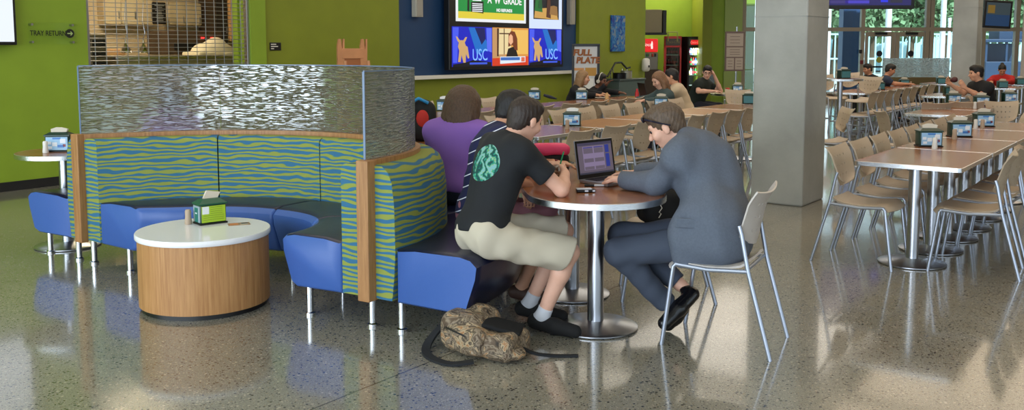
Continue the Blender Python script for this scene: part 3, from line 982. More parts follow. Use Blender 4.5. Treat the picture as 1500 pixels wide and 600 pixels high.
for k in range(2):
    pts = [(-0.05, 0.14), (0.045, 0.145), (0.075, 0.185 - 0.004 * k), (-0.01, 0.2 - 0.004 * k)]
    lo_ = [bm.verts.new((x, -0.004 + 0.01 * k + (z - 0.14) * 0.35, z)) for x, z in pts]; hi_ = [bm.verts.new((x, -0.001 + 0.01 * k + (z - 0.14) * 0.5, z)) for x, z in pts]
    bm.faces.new(lo_); bm.faces.new(hi_[::-1])
    for q in range(4): bm.faces.new((lo_[q], hi_[q], hi_[(q + 1) % 4], lo_[(q + 1) % 4]))
obj('napkin', bm, NAPK, t)
shaker(at(276, 328, dz), 'tan shaker beside the dispenser on the white drum table')
bm = bmesh.new(); box(bm, (0, 0, 0.001), (0.13, 0.08, 0.002))
fl = obj('flyer', bm, mat('flyer_paper', (150, 120, 84), 0.5), None, loc=at(350, 328, dz), rot=(0, 0, 0.4)); tag(fl, 'small printed flyer lying on the white drum table', 'flyer')
for (x, y, w_, h_, c_) in ((-0.03, 0.0, 0.05, 0.05, (206, 130, 70)), (0.035, 0.012, 0.04, 0.03, (60, 66, 70)), (0.03, -0.022, 0.05, 0.018, (196, 190, 170))):
    bm = bmesh.new(); box(bm, (x, y, 0.0024), (w_, h_, 0.0008)); obj('printed_box', bm, mat('flyer_%d' % c_[0], c_, 0.5), fl)

# ------------------------------------------------------------------ tables
def pole(bm_parent, x, y, r=0.042, zt=0.71, dr=0.22):
    bm = bmesh.new(); lathe(bm, [(0, 0.012), (r, 0.012), (r, zt), (0, zt)], 24); o = obj('pole', bm, STEEL, bm_parent, True, loc=(x, y, 0))
    bm = bmesh.new(); lathe(bm, [(0, 0.0), (dr - 0.01, 0.0), (dr, 0.006), (dr, 0.012), (dr - 0.02, 0.02), (r + 0.03, 0.034), (r + 0.004, 0.04), (0, 0.04)], 40)
    obj('base_disc', bm, STEEL, bm_parent, True, loc=(x, y, 0))
    bm = bmesh.new(); lathe(bm, [(0, zt - 0.02), (0.1, zt - 0.01), (0.1, zt), (0, zt)], 20); obj('mounting_plate', bm, STEEL, bm_parent, True, loc=(x, y, 0))
def top(parent, outline, z=0.74, th=0.035, m=None):
    bm = bmesh.new(); prism(bm, outline, z - th + 0.003, z - 0.0005); obj('tabletop', bm, m or TABLEW, parent)
    # rim band just proud of the laminate
    bm = bmesh.new(); n = len(outline); P_ = []
    cx_ = sum(p[0] for p in outline) / n; cy_ = sum(p[1] for p in outline) / n
    out = []; inn = []
    for i in range(n):
        a = Vector(outline[i - 1]); b = Vector(outline[i]); c = Vector(outline[(i + 1) % n])
        t1 = (b - a).normalized(); t2 = (c - b).normalized(); tn = (t1 + t2).normalized(); nn = Vector((tn.y, -tn.x))
        if nn.dot(b - Vector((cx_, cy_))) < 0: nn = -nn
        out.append(b + nn * 0.004); inn.append(b - nn * 0.001)
    rings = []
    for (pl, z_) in ((inn, z - th), (out, z - th + 0.002), (out, z - 0.002), (inn, z)):
        rings.append([bm.verts.new((q.x, q.y, z_)) for q in pl])
    for a, b in zip(rings, rings[1:] + rings[:1]):
        for k in range(n): bm.faces.new((a[k], a[(k + 1) % n], b[(k + 1) % n], b[k]))
    obj('metal_rim', bm, ALU, parent, True)
def stadium(L, r, n=20):
    pts = []
    for k in range(n + 1): pts.append((L / 2 + r * math.cos(-PI / 2 + PI * k / n), r * math.sin(-PI / 2 + PI * k / n)))
    for k in range(n + 1): pts.append((-L / 2 + r * math.cos(PI / 2 + PI * k / n), r * math.sin(PI / 2 + PI * k / n)))
    return pts
p1, p2 = Vector((0.462, 4.988, 0)), Vector((0.378, 5.672, 0))
mid = (p1 + p2) / 2; dd = p2 - p1
rt = empty('racetrack_table', mid, math.atan2(dd.y, dd.x), 'round-ended wood table with metal rim where the students and suited man sit', 'table')
top(rt, stadium(dd.length, 0.375), 0.75)
for s in (-1, 1): pole(rt, s * dd.length / 2, 0, 0.045, 0.715, 0.235)

def circle(r, n=40): return [(r * math.cos(2 * PI * k / n), r * math.sin(2 * PI * k / n)) for k in range(n)]
def round_table(loc, r, label, z=0.74, grp=None, m=None, pr=0.042):
    t = empty('round_table', loc, 0, label, 'table', grp)
    top(t, circle(r), z, 0.035, m); pole(t, 0, 0, pr, z - 0.035, 0.24)
    return t
lt = at(100, 359.5, 0)
round_table(lt, 0.34, 'round wood table behind the left end of the banquette')
dispenser(Vector((lt.x - 0.04, lt.y + 0.02, 0.74)), 0.12, 'green napkin dispenser on the round table behind the banquette, left', NAPK)
shaker(Vector((lt.x - 0.09, lt.y - 0.1, 0.74)), 'pale shaker on the round table behind the banquette', SHW)
round_table(Vector((-0.78, 7.95, 0)), 0.36, 'round table hidden behind the person in purple, carrying a black backpack')
tt = at(1075, 136.5, 0.74); round_table(Vector((tt.x, tt.y, 0)), 0.40, 'round pedestal table where the man in glasses sits', grp=None, m=mat('white_laminate', (196, 184, 160), 0.25))
bt = at(1228, 211, 0)
round_table(Vector((bt.x, bt.y, 0)), 0.34, 'bar-height round table just right of the near column', 1.05, None, None, 0.038)
dispenser(Vector((bt.x + 0.05, bt.y, 1.05)), 0.3, 'napkin dispenser on the bar-height round table', NAPK, False)

row_proto = None
def row_table(u, v, label, group, L=1.1, m=None):
    global row_proto
    loc = U3(u, v, 0)
    key = (m.name if m else '', L)
    if row_proto is None: row_proto = {}
    if key not in row_proto:
        t = empty('dining_table', loc, ROT_U)
        top(t, rrect(L, 0.7, 0.03, 3), 0.74, 0.032, m)
        for s in (-0.28, 0.28): pole(t, s, 0, 0.042, 0.708, 0.23)
        row_proto[key] = t
    else:
        t = dup_tree(row_proto[key], loc, ROT_U)
    tag(t, label, 'table', group)
    return t
ORD = ['nearest', 'second', 'third', 'fourth', 'fifth', 'sixth', 'seventh', 'eighth', 'ninth', 'tenth', 'eleventh', 'twelfth']
for i, u in enumerate((7.2, 8.32, 9.44, 10.56)):
    row_table(u, -1.62, ('%s wood table of the right-hand row' % ORD[i]) if i else 'nearest wood table of the right-hand row, free-standing end', 'tables of the right-hand row')
for i, (u, m) in enumerate(((7.27, None), (8.42, TABLEO), (9.55, TABLEO), (10.68, TABLEO), (11.81, None))):
    row_table(u, -5.12, '%s table of the middle row behind the suited man' % ORD[i], 'tables of the middle row', m=m)
for i, u in enumerate((8.3, 9.43, 10.56, 11.69, 12.82)):
    row_table(u, -7.35, '%s table of the row along the blue wall' % ORD[i], 'tables of the row along the blue wall')
for i, u in enumerate((17.2, 18.33, 19.46, 20.6)):
    row_table(u, -5.12, '%s table of the far row beyond the near column' % ORD[i], 'tables of the far row')
def uvp(px, py):
    return uv_of(at(px, py, 0.74))
for i, (u, v) in enumerate(((12.4, -2.6), (13.55, -2.6), (14.72, -2.5), (16.93, -3.47))):
    row_table(u, v, '%s table of the far right group in front of the far column' % ORD[i], 'tables of the far right group')
for i, (px, py) in enumerate(((1467, 127.5), (1380, 121.5), (1494, 122))):
    u, v = uvp(px, py); row_table(u, v, '%s small table near the window front' % ORD[i], 'tables near the window front')

# ------------------------------------------------------------------ chairs
SHELL = mat('beige_plastic_shell', (186, 168, 146), 0.45)
SHELLW = mat('light_grey_shell', (204, 196, 190), 0.4)
def grid_shell(name, xs, ys, f, m, parent, holes=(), th=0.009):
    bm = bmesh.new()
    g = [[bm.verts.new(f(x, y)) for y in ys] for x in xs]
    for i in range(len(xs) - 1):
        for j in range(len(ys) - 1):
            if (i, j) in holes: continue
            bm.faces.new((g[i][j], g[i + 1][j], g[i + 1][j + 1], g[i][j + 1]))
    bmesh.ops.recalc_face_normals(bm, faces=bm.faces)
    bmesh.ops.solidify(bm, geom=bm.faces[:], thickness=th)
    return obj(name, bm, m, parent, True, angle=60)
def build_chair(name, shell, seat_z=0.455, foot=0.0, bar=False, holes=True):
    """faces local +y"""
    t = empty(name, (0, 0, 0))
    z0 = foot
    def seat(x, y):   # x -1..1, y 0..1 rear to front
        w = 0.205 - 0.03 * (1 - y) ** 2
        Y = -0.19 + 0.42 * y
        z = seat_z - 0.018 * math.sin(PI * min(1, y * 1.15)) + (0.012 * x * x)
        if y > 0.8: z -= 1.1 * (y - 0.8) ** 2
        if y < 0.15: z += 0.9 * (0.15 - y) ** 2
        e = abs(x) ** 6 * 0.012
        return (x * w, Y - (0.03 * x ** 4 if y > 0.85 else 0), z - e)
    xs = [-1, -0.85, -0.6, -0.3, 0, 0.3, 0.6, 0.85, 1]
    ys = [0, 0.08, 0.2, 0.35, 0.5, 0.65, 0.8, 0.88, 0.95, 1.0]
    grid_shell('seat', xs, ys, seat, shell, t, th=0.012)
    hx = [-0.52, -0.26, 0.0, 0.26, 0.52] if holes else []
    hz = [0.25, 0.5, 0.75] if holes else []
    def lines(base, hs, e):
        s = sorted(set(base + [h - e for h in hs] + [h + e for h in hs]))
        return s
    bxs = lines([-1, -0.9, -0.72, 0.72, 0.9, 1], hx, 0.028); bzs = lines([0, 0.06, 0.14, 0.86, 0.94, 1], hz, 0.024)
    bz0 = seat_z + 0.115
    def back(x, s):    # s 0 bottom .. 1 top
        w = 0.150 + 0.052 * min(1, s * 1.5) ** 0.7 + 0.016 * max(0, s - 0.7) / 0.3
        if s < 0.2: w -= 0.05 * ((0.2 - s) / 0.2) ** 2
        z = bz0 + 0.25 * s + 0.02 * (x * x) * s * s - (1 - s) ** 2 * 0.03 * (1 - x * x) + 0.012 * x * x * (1 - s)
        y = -0.185 - 0.055 * s - 0.05 * max(0, s - 0.72) ** 1.4 * 3 + 0.05 * x * x * (1 - 0.5 * s)
        return (x * w, y, z)
    hol = set()
    for i in range(len(bxs) - 1):
        for j in range(len(bzs) - 1):
            mx_, mz_ = (bxs[i] + bxs[i + 1]) / 2, (bzs[j] + bzs[j + 1]) / 2
            if any(abs(mx_ - h) < 0.01 for h in hx) and any(abs(mz_ - h) < 0.01 for h in hz): hol.add((i, j))
    grid_shell('backrest', bxs, bzs, back, shell, t, hol, 0.009)
    r = 0.0115
    zt = seat_z - 0.022
    for s in (-1, 1):
        x = s * 0.207
        bm = bmesh.new(); tube(bm, [(x, 0.235, 0.0), (x, 0.205, zt * 0.5), (x, 0.178, zt - 0.012), (x, 0.165, zt)], r, 10); obj('leg', bm, SILVER, t, True)
        bm = bmesh.new(); tube(bm, [(x * 1.03, -0.325, 0.0), (x, -0.205, zt), (x, -0.168, seat_z + 0.165), (x * 0.99, -0.155, seat_z + 0.205)], r, 10); obj('leg', bm, SILVER, t, True)
    bm = bmesh.new()
    for s in (-1, 1): tube(bm, [(s * 0.207, 0.17, zt), (s * 0.207, 0.0, zt - 0.012), (s * 0.207, -0.2, zt)], r * 0.95, 8)
    tube(bm, [(-0.207, 0.12, zt - 0.005), (0.207, 0.12, zt - 0.005)], r * 0.8, 8); tube(bm, [(-0.207, -0.19, zt), (0.207, -0.19, zt)], r * 0.8, 8)
    if bar:
        for (y, z) in ((0.222, 0.25), (-0.28, 0.25)): tube(bm, [(-0.207, y, z), (0.207, y, z)], r * 0.9, 8)
        for s in (-1, 1): tube(bm, [(s * 0.207, 0.215, 0.3), (s * 0.207, -0.26, 0.3)], r * 0.9, 8)
    obj('seat_frame', bm, SILVER, t, True)
    return t
PROTO = {}
def chair(loc, rz, label, group=None, kind='chair', shell=SHELL):
    key = (kind, shell.name)
    if key not in PROTO:
        PROTO[key] = build_chair('dining_chair' if kind == 'chair' else 'bar_stool', shell, 0.455 if kind == 'chair' else 0.68, 0, kind != 'chair', True)
        t = PROTO[key]; t.location = loc; t.rotation_euler = (0, 0, rz)
    else:
        t = dup_tree(PROTO[key], loc, rz)
    tag(t, label, 'chair' if kind == 'chair' else 'bar stool', group)
    return t
# local +y -> +V is rotation: +V direction angle is -AX ; local y axis at angle 90deg
FACE_PV = -AX - PI / 2       # faces +v
FACE_NV = -AX + PI / 2       # faces -v
FACE_PU = PI / 2 - AX - PI / 2
FACE_NU = PI / 2 - AX + PI / 2
# the suited man's chair and the empty one across the corner
dA = Vector((0.786, 4.672, 0)); dB = Vector((1.264, 4.421, 0)); dC = Vector((1.481, 4.796, 0))
fwd = (dA - dB).normalized(); side = (dC - dB).normalized()
c1 = dB + side * (dC - dB).length / 2 + fwd * 0.325
CH1 = (c1, math.atan2(fwd.y, fwd.x) - PI / 2)
chair(c1, CH1[1], 'pale perforated plastic chair under the suited man', None, 'chair', SHELLW)
e1, e2, e3 = Vector((0.716, 5.50, 0)), Vector((1.254, 5.45, 0)), Vector((1.182, 5.86, 0))
f2 = (e1 - e2).normalized()
chair((e1 + e2 + e3 + Vector((0.665, 5.88, 0))) / 4 + f2 * 0.03, math.atan2(f2.y, f2.x) - PI / 2, 'beige chair with a black bag on it, at the table beyond the suited man')
G = 'chairs of the right-hand row, left side'
for i in range(8):
    u = 6.77 + 0.53 * i
    chair(U3(u, -1.9, 0), FACE_PV + random.uniform(-.03, .03), '%s beige chair along the left side of the right-hand table row' % ORD[i], G)
G = 'chairs of the right-hand row, right side'
for i in range(6):
    u = 6.97 + 0.53 * i
    chair(U3(u, -1.26, 0), FACE_NV + (0.1 if i == 0 else random.uniform(-.03, .03)), '%s beige chair along the right side of the right-hand table row' % ORD[i], G)
G = 'chairs of the middle row, near side'
for i, u in enumerate((6.75, 7.36, 7.95, 8.5, 9.05, 9.58, 10.06, 10.5, 10.98, 11.5)):
    chair(U3(u, -4.55, 0), FACE_NV + random.uniform(-.05, .05), '%s beige chair along the near side of the middle table row' % ORD[i], G)
G = 'chairs of the middle row, far side'
for i, u in enumerate((7.1, 7.65, 8.2, 8.8, 9.35, 9.9, 10.5, 11.1, 11.7)):
    chair(U3(u, -5.72, 0), FACE_PV + random.uniform(-.05, .05), '%s beige chair along the far side of the middle table row' % ORD[i], G)
G = 'chairs of the row along the blue wall, near side'
for i, u in enumerate((8.1, 8.7, 9.3, 9.95, 10.6, 11.1, 11.6, 12.2)):
    chair(U3(u, -6.75, 0), FACE_NV + random.uniform(-.05, .05), '%s beige chair along the near side of the row by the blue wall' % ORD[i], G)
G = 'chairs of the row along the blue wall, far side'
for i, u in enumerate((8.9, 9.6, 10.3, 11.0)):
    chair(U3(u, -7.95, 0), FACE_PV + random.uniform(-.1, .1), '%s beige chair along the far side of the row by the blue wall' % ORD[i], G)
G = 'chairs of the far row'
for i, px in enumerate((1269, 1281, 1293, 1305, 1317, 1329, 1342, 1355)):
    p = atV(px, 140, -4.42); u, v = uv_of(p)
    chair(U3(u, -4.5, 0), FACE_NV + random.uniform(-.06, .06), '%s beige chair along the far row beyond the near column' % ORD[i], G)
for (px, py, z, rz, lb) in ((1318, 181, 0.68, FACE_PV + 0.6, 'beige chair turned askew behind the right-hand row'), (1359, 165, 0.68, FACE_PU + 0.75, 'beige chair turned away, left of the far right tables'),
                            (1470, 177, 0.74, FACE_NV + 0.3, 'beige chair between the right-hand row and the far right tables'), (1420, 172, 0.6, FACE_PU, 'beige chair facing the second dispenser of the far right tables'),
                            (1078, 152, 0.6, FACE_NU + 0.3, 'beige chair drawn up to the round pedestal table'), (1448, 164, 0.6, FACE_PV, 'beige chair behind the far right tables'), (1476, 164, 0.7, FACE_NU + 0.5, 'beige chair at the right edge by the far right tables'),
                            (1212, 186, 0.6, FACE_PU + 2.2, 'beige chair seen between the near column and the bar table')):
    p = at(px, py, z); chair(Vector((p.x, p.y, 0)), rz, lb, 'loose chairs in the back')
G = 'bar stools at the bar-height table'
for (px, py, rz, lb) in ((1262, 204, math.radians(128), 'beige bar stool right of the bar-height round table'), (1216, 196, math.radians(200), 'beige bar stool left of the bar-height round table, behind the near column'), (1243, 186, math.radians(170), 'beige bar stool behind the bar-height round table')):
    p = at(px, py, 0); chair(Vector((p.x, p.y, 0)), rz, lb, G, 'stool')

# dispensers and shakers of the rows
DL = ((1360, 217, NAPK, True, 'napkin dispenser on the nearest table of the right-hand row'), (1405, 203, NAPK, True, 'napkin dispenser on the second table of the right-hand row'),
      (1440, 188, NAPK, True, 'napkin dispenser on the third table of the right-hand row'), (838, 187, NAPW, True, 'dispenser with white napkins on the nearest middle-row table, beside the laptop'),
      (1396, 154.5, NAPK, True, 'napkin dispenser in front of the boy in black, nearest him'), (1437, 158, NAPK, True, 'napkin dispenser behind the third one of the right-hand row'),
      (1478, 152, NAPK, True, 'napkin dispenser near the right edge on the far right tables'), (651, 165, NAPW, True, 'napkin dispenser beside the head of the person in purple'),
      (783, 146, NAPK, True, 'napkin dispenser just above the head of the boy in the wave shirt'), (852, 146, NAPK, True, 'napkin dispenser in front of the blonde person by the sign'),
      (968, 160, NAPK, True, 'napkin dispenser just behind the head of the suited man'), (1097, 155, NAPK, False, 'teal-faced napkin dispenser against the left edge of the near column'),
      (1080, 136, NAPK, True, 'napkin dispenser on the round pedestal table'), (1391, 139, NAPK, False, 'teal-faced napkin dispenser left of the boy in black'),
      (1288, 131.5, NAPK, False, 'dispenser beside the arm of the man in blue'), (1324, 126, NAPK, False, 'dispenser beyond the hands of the man in blue'),
      (1378, 123, NAPK, False, 'dark dispenser in front of the rippled white screen'), (1468, 129, NAPK, False, 'dark dispenser in front of the person in red'), (1494, 124, NAPK, False, 'dark dispenser at the right edge near the windows'))
for (px, py, n_, fr, lb) in DL:
    p = at(px, py - (3 if py > 150 else 0.3), 0.74)
    dispenser(p, math.radians(-8) if px < 1300 else math.radians(-4), lb, n_, fr)
for (px, py, m_, lb) in ((1369, 219, SHW, 'white shaker on the nearest table of the right-hand row'), (1398, 205, SHT, 'tan shaker on the second table of the right-hand row'), (1429, 189, SHW, 'white shaker on the third table of the right-hand row'),
                         (1439, 189, SHT, 'tan shaker on the third table of the right-hand row'), (1428, 160, SHW, 'white shaker on the far right tables'), (1402, 157, SHT, 'small shaker on the far right tables'), (831, 190, SHT, 'tan shaker in front of the white napkins'), (1334, 126.5, SHT, 'pale shaker beyond the man in blue')):
    shaker(at(px, py - 1, 0.74), lb, m_)
# ------------------------------------------------------------------ on the left wall (local x = along the wall to the right, y = into the wall, z up)
def wall_frame(name, px, py, v, label=None, cat=None, group=None):
    """empty on the wall plane v; children use local x = u direction, -y towards the room"""
    p = atV(px, py, v)
    e = empty(name, p, ROT_U, label, cat, group)
    return e, p
def wall_span(pa, pb, py, v):
    return uv_of(atV(pb, py, v))[0] - uv_of(atV(pa, py, v))[0]
def flat(parent, name, pts, m, y=0.0, th=0.002):
    """thin sheet of a print or screen image: local xz outline"""
    bm = bmesh.new(); plate(bm, pts, y, y - th); return obj(name, bm, m, parent)
def rect(x0, x1, z0, z1): return [(x0, z0), (x1, z0), (x1, z1), (x0, z1)]
def emat(name, rgb, e=1.0):
    m = mat(name, rgb, 0.4, emit=e)
    m.node_tree.nodes['Principled BSDF'].inputs['Base Color'].default_value = (0.01, 0.01, 0.01, 1)
    return m
# screen at the left edge of the picture
e, p = wall_frame('wall_screen', 23, 66, WV + 0.08, 'bright white wall screen at the left edge, above the tray return sign', 'screen')
W_ = wall_span(-75, 23, 66, WV + 0.08); Hh = 0.95
bm = bmesh.new(); box(bm, (-W_ / 2, 0, Hh / 2), (W_, 0.08, Hh), bev=0.01); obj('housing', bm, BLACKP, e)
flat(e, 'display', rect(-W_ + 0.04, -0.03, 0.035, Hh - 0.035), emat('screen_white', (226, 234, 244), 1.15), -0.042)
# tray return sign
e, p = wall_frame('tray_return_sign', 76, 49, WV + 0.03, 'clear acrylic sign reading TRAY RETURN with an arrow on the lime wall', 'sign')
hw = wall_span(41, 111, 49, WV + 0.03) / 2
bm = bmesh.new(); box(bm, (0, -0.02, 0), (hw * 2, 0.006, 0.24)); obj('acrylic_plate', bm, glass_material('sign_acrylic', (252, 254, 250), 0.05, 0.02), e)
for sx in (-1, 1):
    for sz in (-1, 1):
        bm = bmesh.new(); cyl(bm, (sx * (hw - 0.04), 0.03, sz * 0.095), (sx * (hw - 0.04), -0.03, sz * 0.095), 0.013, n=12); obj('standoff', bm, STEEL, e, True)
SIGNK = mat('sign_black', (14, 20, 10), 0.6)
add_text('lettering', 'TRAY RETURN', 0.078, SIGNK, e, (-0.05, -0.0245, -0.0), (PI / 2, 0, 0), sx=0.78, bold=0.001)
bm = bmesh.new(); cyl(bm, (hw - 0.075, -0.0235, 0.002), (hw - 0.075, -0.0265, 0.002), 0.05, n=28); obj('arrow_disc', bm, SIGNK, e)
flat(e, 'arrow', [(hw - 0.105, -0.004), (hw - 0.062, -0.004), (hw - 0.074, -0.02), (hw - 0.062, -0.02), (hw - 0.043, 0.002), (hw - 0.062, 0.024), (hw - 0.074, 0.024), (hw - 0.062, 0.008), (hw - 0.105, 0.008)], mat('sign_pale', (170, 190, 120), 0.6), -0.0267)
# small room plate
e, p = wall_frame('room_plate', 403, 68, WV - 0.05, 'small black room plate on the shaded green wall right of the grille', 'sign')
bm = bmesh.new(); box(bm, (0, -0.006, 0), (0.19, 0.012, 0.11), bev=0.004); obj('plate', bm, BLACKP, e)
bm = bmesh.new()
for z_, w_ in ((0.03, 0.09), (0.0, 0.12), (-0.03, 0.05)): box(bm, (-0.08 + w_ / 2, -0.0125, z_), (w_, 0.001, 0.012))
obj('raised_lines', bm, WHITEP, e)

# roll-down grille and kitchen
e = empty('roll_down_grille', U3(O0, WV - 0.06, 0), ROT_U, 'silver roll-down rod grille closing the tray return opening', 'grille')
bm = bmesh.new(); z = 0.97
OW = O1 - O0
while z < 3.1:
    cyl(bm, (0, 0, z), (OW, 0, z), 0.0045, n=6); z += 0.052
x = 0.12
while x < OW:
    cyl(bm, (x, 0, 0.97), (x, 0, 3.1), 0.0045, n=6); x += 0.135
obj('rod_curtain', bm, mat('grille_metal', (150, 152, 150), 0.35, metal=0.8), e, True)
for x in (0.0, OW):
    bm = bmesh.new(); box(bm, (x + (0.02 if x == 0 else -0.02), 0, 2.03), (0.045, 0.07, 2.14), bev=0.004); obj('guide_track', bm, STEEL, e)
bm = bmesh.new(); box(bm, (OW / 2, 0, 0.972), (OW - 0.06, 0.04, 0.035)); obj('bottom_bar', bm, STEEL, e)
KW = mat('kitchen_cream', (206, 188, 152), 0.6)
KD = mat('kitchen_brown', (74, 58, 42), 0.5)
bm = bmesh.new()
gbox(bm, 3.6, 10.7, -14.6, -14.4, 0, CEIL); gbox(bm, 3.4, 3.6, -14.6, WV - 0.25, 0, CEIL)
gobj('wall_kitchen', bm, KW)
bm = bmesh.new(); gbox(bm, O1 + 2.6, O1 + 2.75, -14.4, WV - 0.25, 0, CEIL); gobj('wall_kitchen', bm, KW)
bm = bmesh.new(); gbox(bm, O1 - 0.02, O1 + 0.06, WV - 0.36, WV - 0.25, 0, CEIL); gobj('wall_kitchen', bm, GREEN)
area_light('kitchen_lamp', U3(7.0, -12.2, 3.6), (1.6, 0.9), 110, (1.0, 0.80, 0.54), (0, 0, ROT_U))
def kbox(name, px0, px1, py0, py1, v, depth, m, label, cat, detail=None):
    pa = atV(px0, py0, v); pb = atV(px1, py1, v); pt = atV(px0, py0, v); pbm = atV(px0, py1, v)
    u0, u1 = uv_of(pa)[0], uv_of(atV(px1, py0, v))[0]
    z1, z0 = pt.z, pbm.z
    e = empty(name, U3((u0 + u1) / 2, v, z0), ROT_U, label, cat)
    w, h = u1 - u0, z1 - z0
    bm = bmesh.new(); box(bm, (0, depth / 2, h / 2), (w, depth, h), bev=min(0.015, h * 0.1, w * 0.1)); obj('body', bm, m, e)
    if detail: detail(e, w, h)
    return e
def panels(n, m, inset=0.02):
    def f(e, w, h):
        for k in range(n):
            x0 = -w / 2 + w * k / n
            bm = bmesh.new(); box(bm, (x0 + w / n / 2, -0.012, h / 2), (w / n - inset, 0.02, h - inset * 1.5), bev=0.004); o = obj('door', bm, m, e)
            bm = bmesh.new(); box(bm, (x0 + w / n * 0.85, -0.03, h * 0.25), (0.015, 0.02, min(0.12, h * 0.3))); obj('handle', bm, STEEL, o)
    return f
kbox('wall_cabinet', 150, 222, -25, 36, -14.2, 0.35, KW, 'cream wall cabinet on the left behind the grille', 'cabinet', panels(3, mat('cabinet_cream', (222, 206, 166), 0.5)))
kbox('wall_cabinet', 246, 294, 3, 37, -14.2, 0.35, KW, 'cream wall cabinet on the right behind the grille', 'cabinet', panels(2, mat('cabinet_cream', (222, 206, 166), 0.5)))
def menu(e, w, h):
    bm = bmesh.new()
    rnd = random.Random(3)
    for k in range(11):
        ww = w * rnd.uniform(0.3, 0.7); box(bm, (0, -0.004, h * (0.1 + 0.075 * k)), (ww, 0.003, h * 0.022))
    obj('chalk_writing', bm, mat('chalk', (190, 190, 180), 0.8), e)
kbox('menu_board', 223, 243, 3, 35, -13.9, 0.03, BLACKP, 'black menu board with white writing behind the grille', 'menu board', menu)
kbox('tall_fridge', 314, 331, -30, 68, -13.85, 0.5, KD, 'dark tall kitchen fridge behind the grille', 'fridge', panels(1, mat('fridge_door', (40, 34, 30), 0.4)))
kbox('door_frame', 336, 349, -30, 60, -13.4, 0.08, mat('kitchen_tan', (206, 160, 104), 0.6), 'tan door jamb at the right of the kitchen', 'door frame')
def slots(e, w, h):
    for k in range(3):
        bm = bmesh.new(); box(bm, (0, -0.01, h * (0.22 + 0.28 * k)), (w * 0.8, 0.02, h * 0.16), bev=0.004); obj('shelf_slot', bm, BLACKP, e)
kbox('tray_rack', 132, 155, 50, 108, -12.0, 0.5, mat('rack_grey', (120, 112, 92), 0.4, metal=0.6), 'grey tray rack with dark slots behind the grille', 'rack', slots)
def sink(e, w, h):
    bm = bmesh.new(); box(bm, (0, -0.03, h - 0.03), (w + 0.1, 0.1, 0.04), bev=0.01); obj('rolled_edge', bm, STEEL, e)
    for s in (-0.4, 0.4):
        bm = bmesh.new(); tube(bm, [(s * w, 0, 0), (s * w, 0, -1.0)], 0.02, 8); obj('leg', bm, STEEL, e, True)
kbox('steel_counter', 170, 348, 82, 100, -11.9, 0.7, mat('counter_steel', (178, 172, 150), 0.3, metal=0.7), 'long steel kitchen counter behind the grille', 'counter', sink)
def lamp(e, w, h):
    bm = bmesh.new(); lathe(bm, [(0, h * 1.3), (0.02, h * 1.3), (0.04, h), (0.09, h * 0.6), (0.095, h * 0.5), (0, h * 0.5)], 20); obj('shade', bm, CHROME, e, True)
for px, lb in ((184, 'left chrome heat lamp over the kitchen counter'), (210, 'right chrome heat lamp over the kitchen counter')):
    p = atV(px, 72, -12.3)
    e = empty('heat_lamp', p, 0, lb, 'lamp', 'heat lamps behind the grille')
    bm = bmesh.new(); lathe(bm, [(0.0, 0.14), (0.015, 0.14), (0.02, 0.06), (0.07, 0.0), (0.085, -0.05), (0.08, -0.05), (0.0, 0.01)], 24); obj('shade', bm, CHROME, e, True)
    bm = bmesh.new(); tube(bm, [(0, 0, 0.13), (0.03, 0, 0.24), (0, 0, 0.4), (0, 0.1, 0.9)], 0.008, 8); obj('arm', bm, CHROME, e, True)
kbox('oven', 152, 184, 72, 81, -12.4, 0.4, mat('oven_tan', (190, 150, 100), 0.5), 'small tan container on the counter, left behind the grille', 'container')
def leds(e, w, h):
    for s in (0.12, 0.3):
        bm = bmesh.new(); box(bm, (s * w, -0.01, h * 0.72), (0.05, 0.02, 0.02)); obj('red_indicator', bm, emat('red_led', (255, 40, 40), 4), e)
    bm = bmesh.new(); box(bm, (-0.1 * w, -0.01, h * 0.35), (w * 0.6, 0.02, h * 0.3), bev=0.005); obj('oven_window', bm, BLACKP, e)
kbox('kitchen_oven', 246, 325, 45, 80, -13.0, 0.6, KD, 'dark kitchen oven with red lights behind the grille', 'oven', leds)
e = empty('plastic_wrapped_stack', atV(312, 82, -12.3), ROT_U, 'pale draped stack on the kitchen counter behind the grille', 'stack')
o = blend_mesh('cover', [ell((0, 0, 0.08), (0.36, 0.2, 0.14), k=0.05), ell((0.05, 0, 0.16), (0.16, 0.15, 0.13), k=0.05), rbox((0, 0, 0.02), (0.4, 0.22, 0.05), rd=0.02)], 0.02, mat('pale_plastic_wrap', (206, 198, 170), 0.5), e)

# video wall
E_, p0 = wall_frame('video_wall', 657, 100, WV + 0.06, 'video wall of tiled screens with a green slide over news and blue bull pictures', 'screen')
vw = WV + 0.06
def lx(px): return uv_of(atV(px, 60, vw))[0] - uv_of(p0)[0]
def lz(px, py): return atV(px, py, vw).z - p0.z
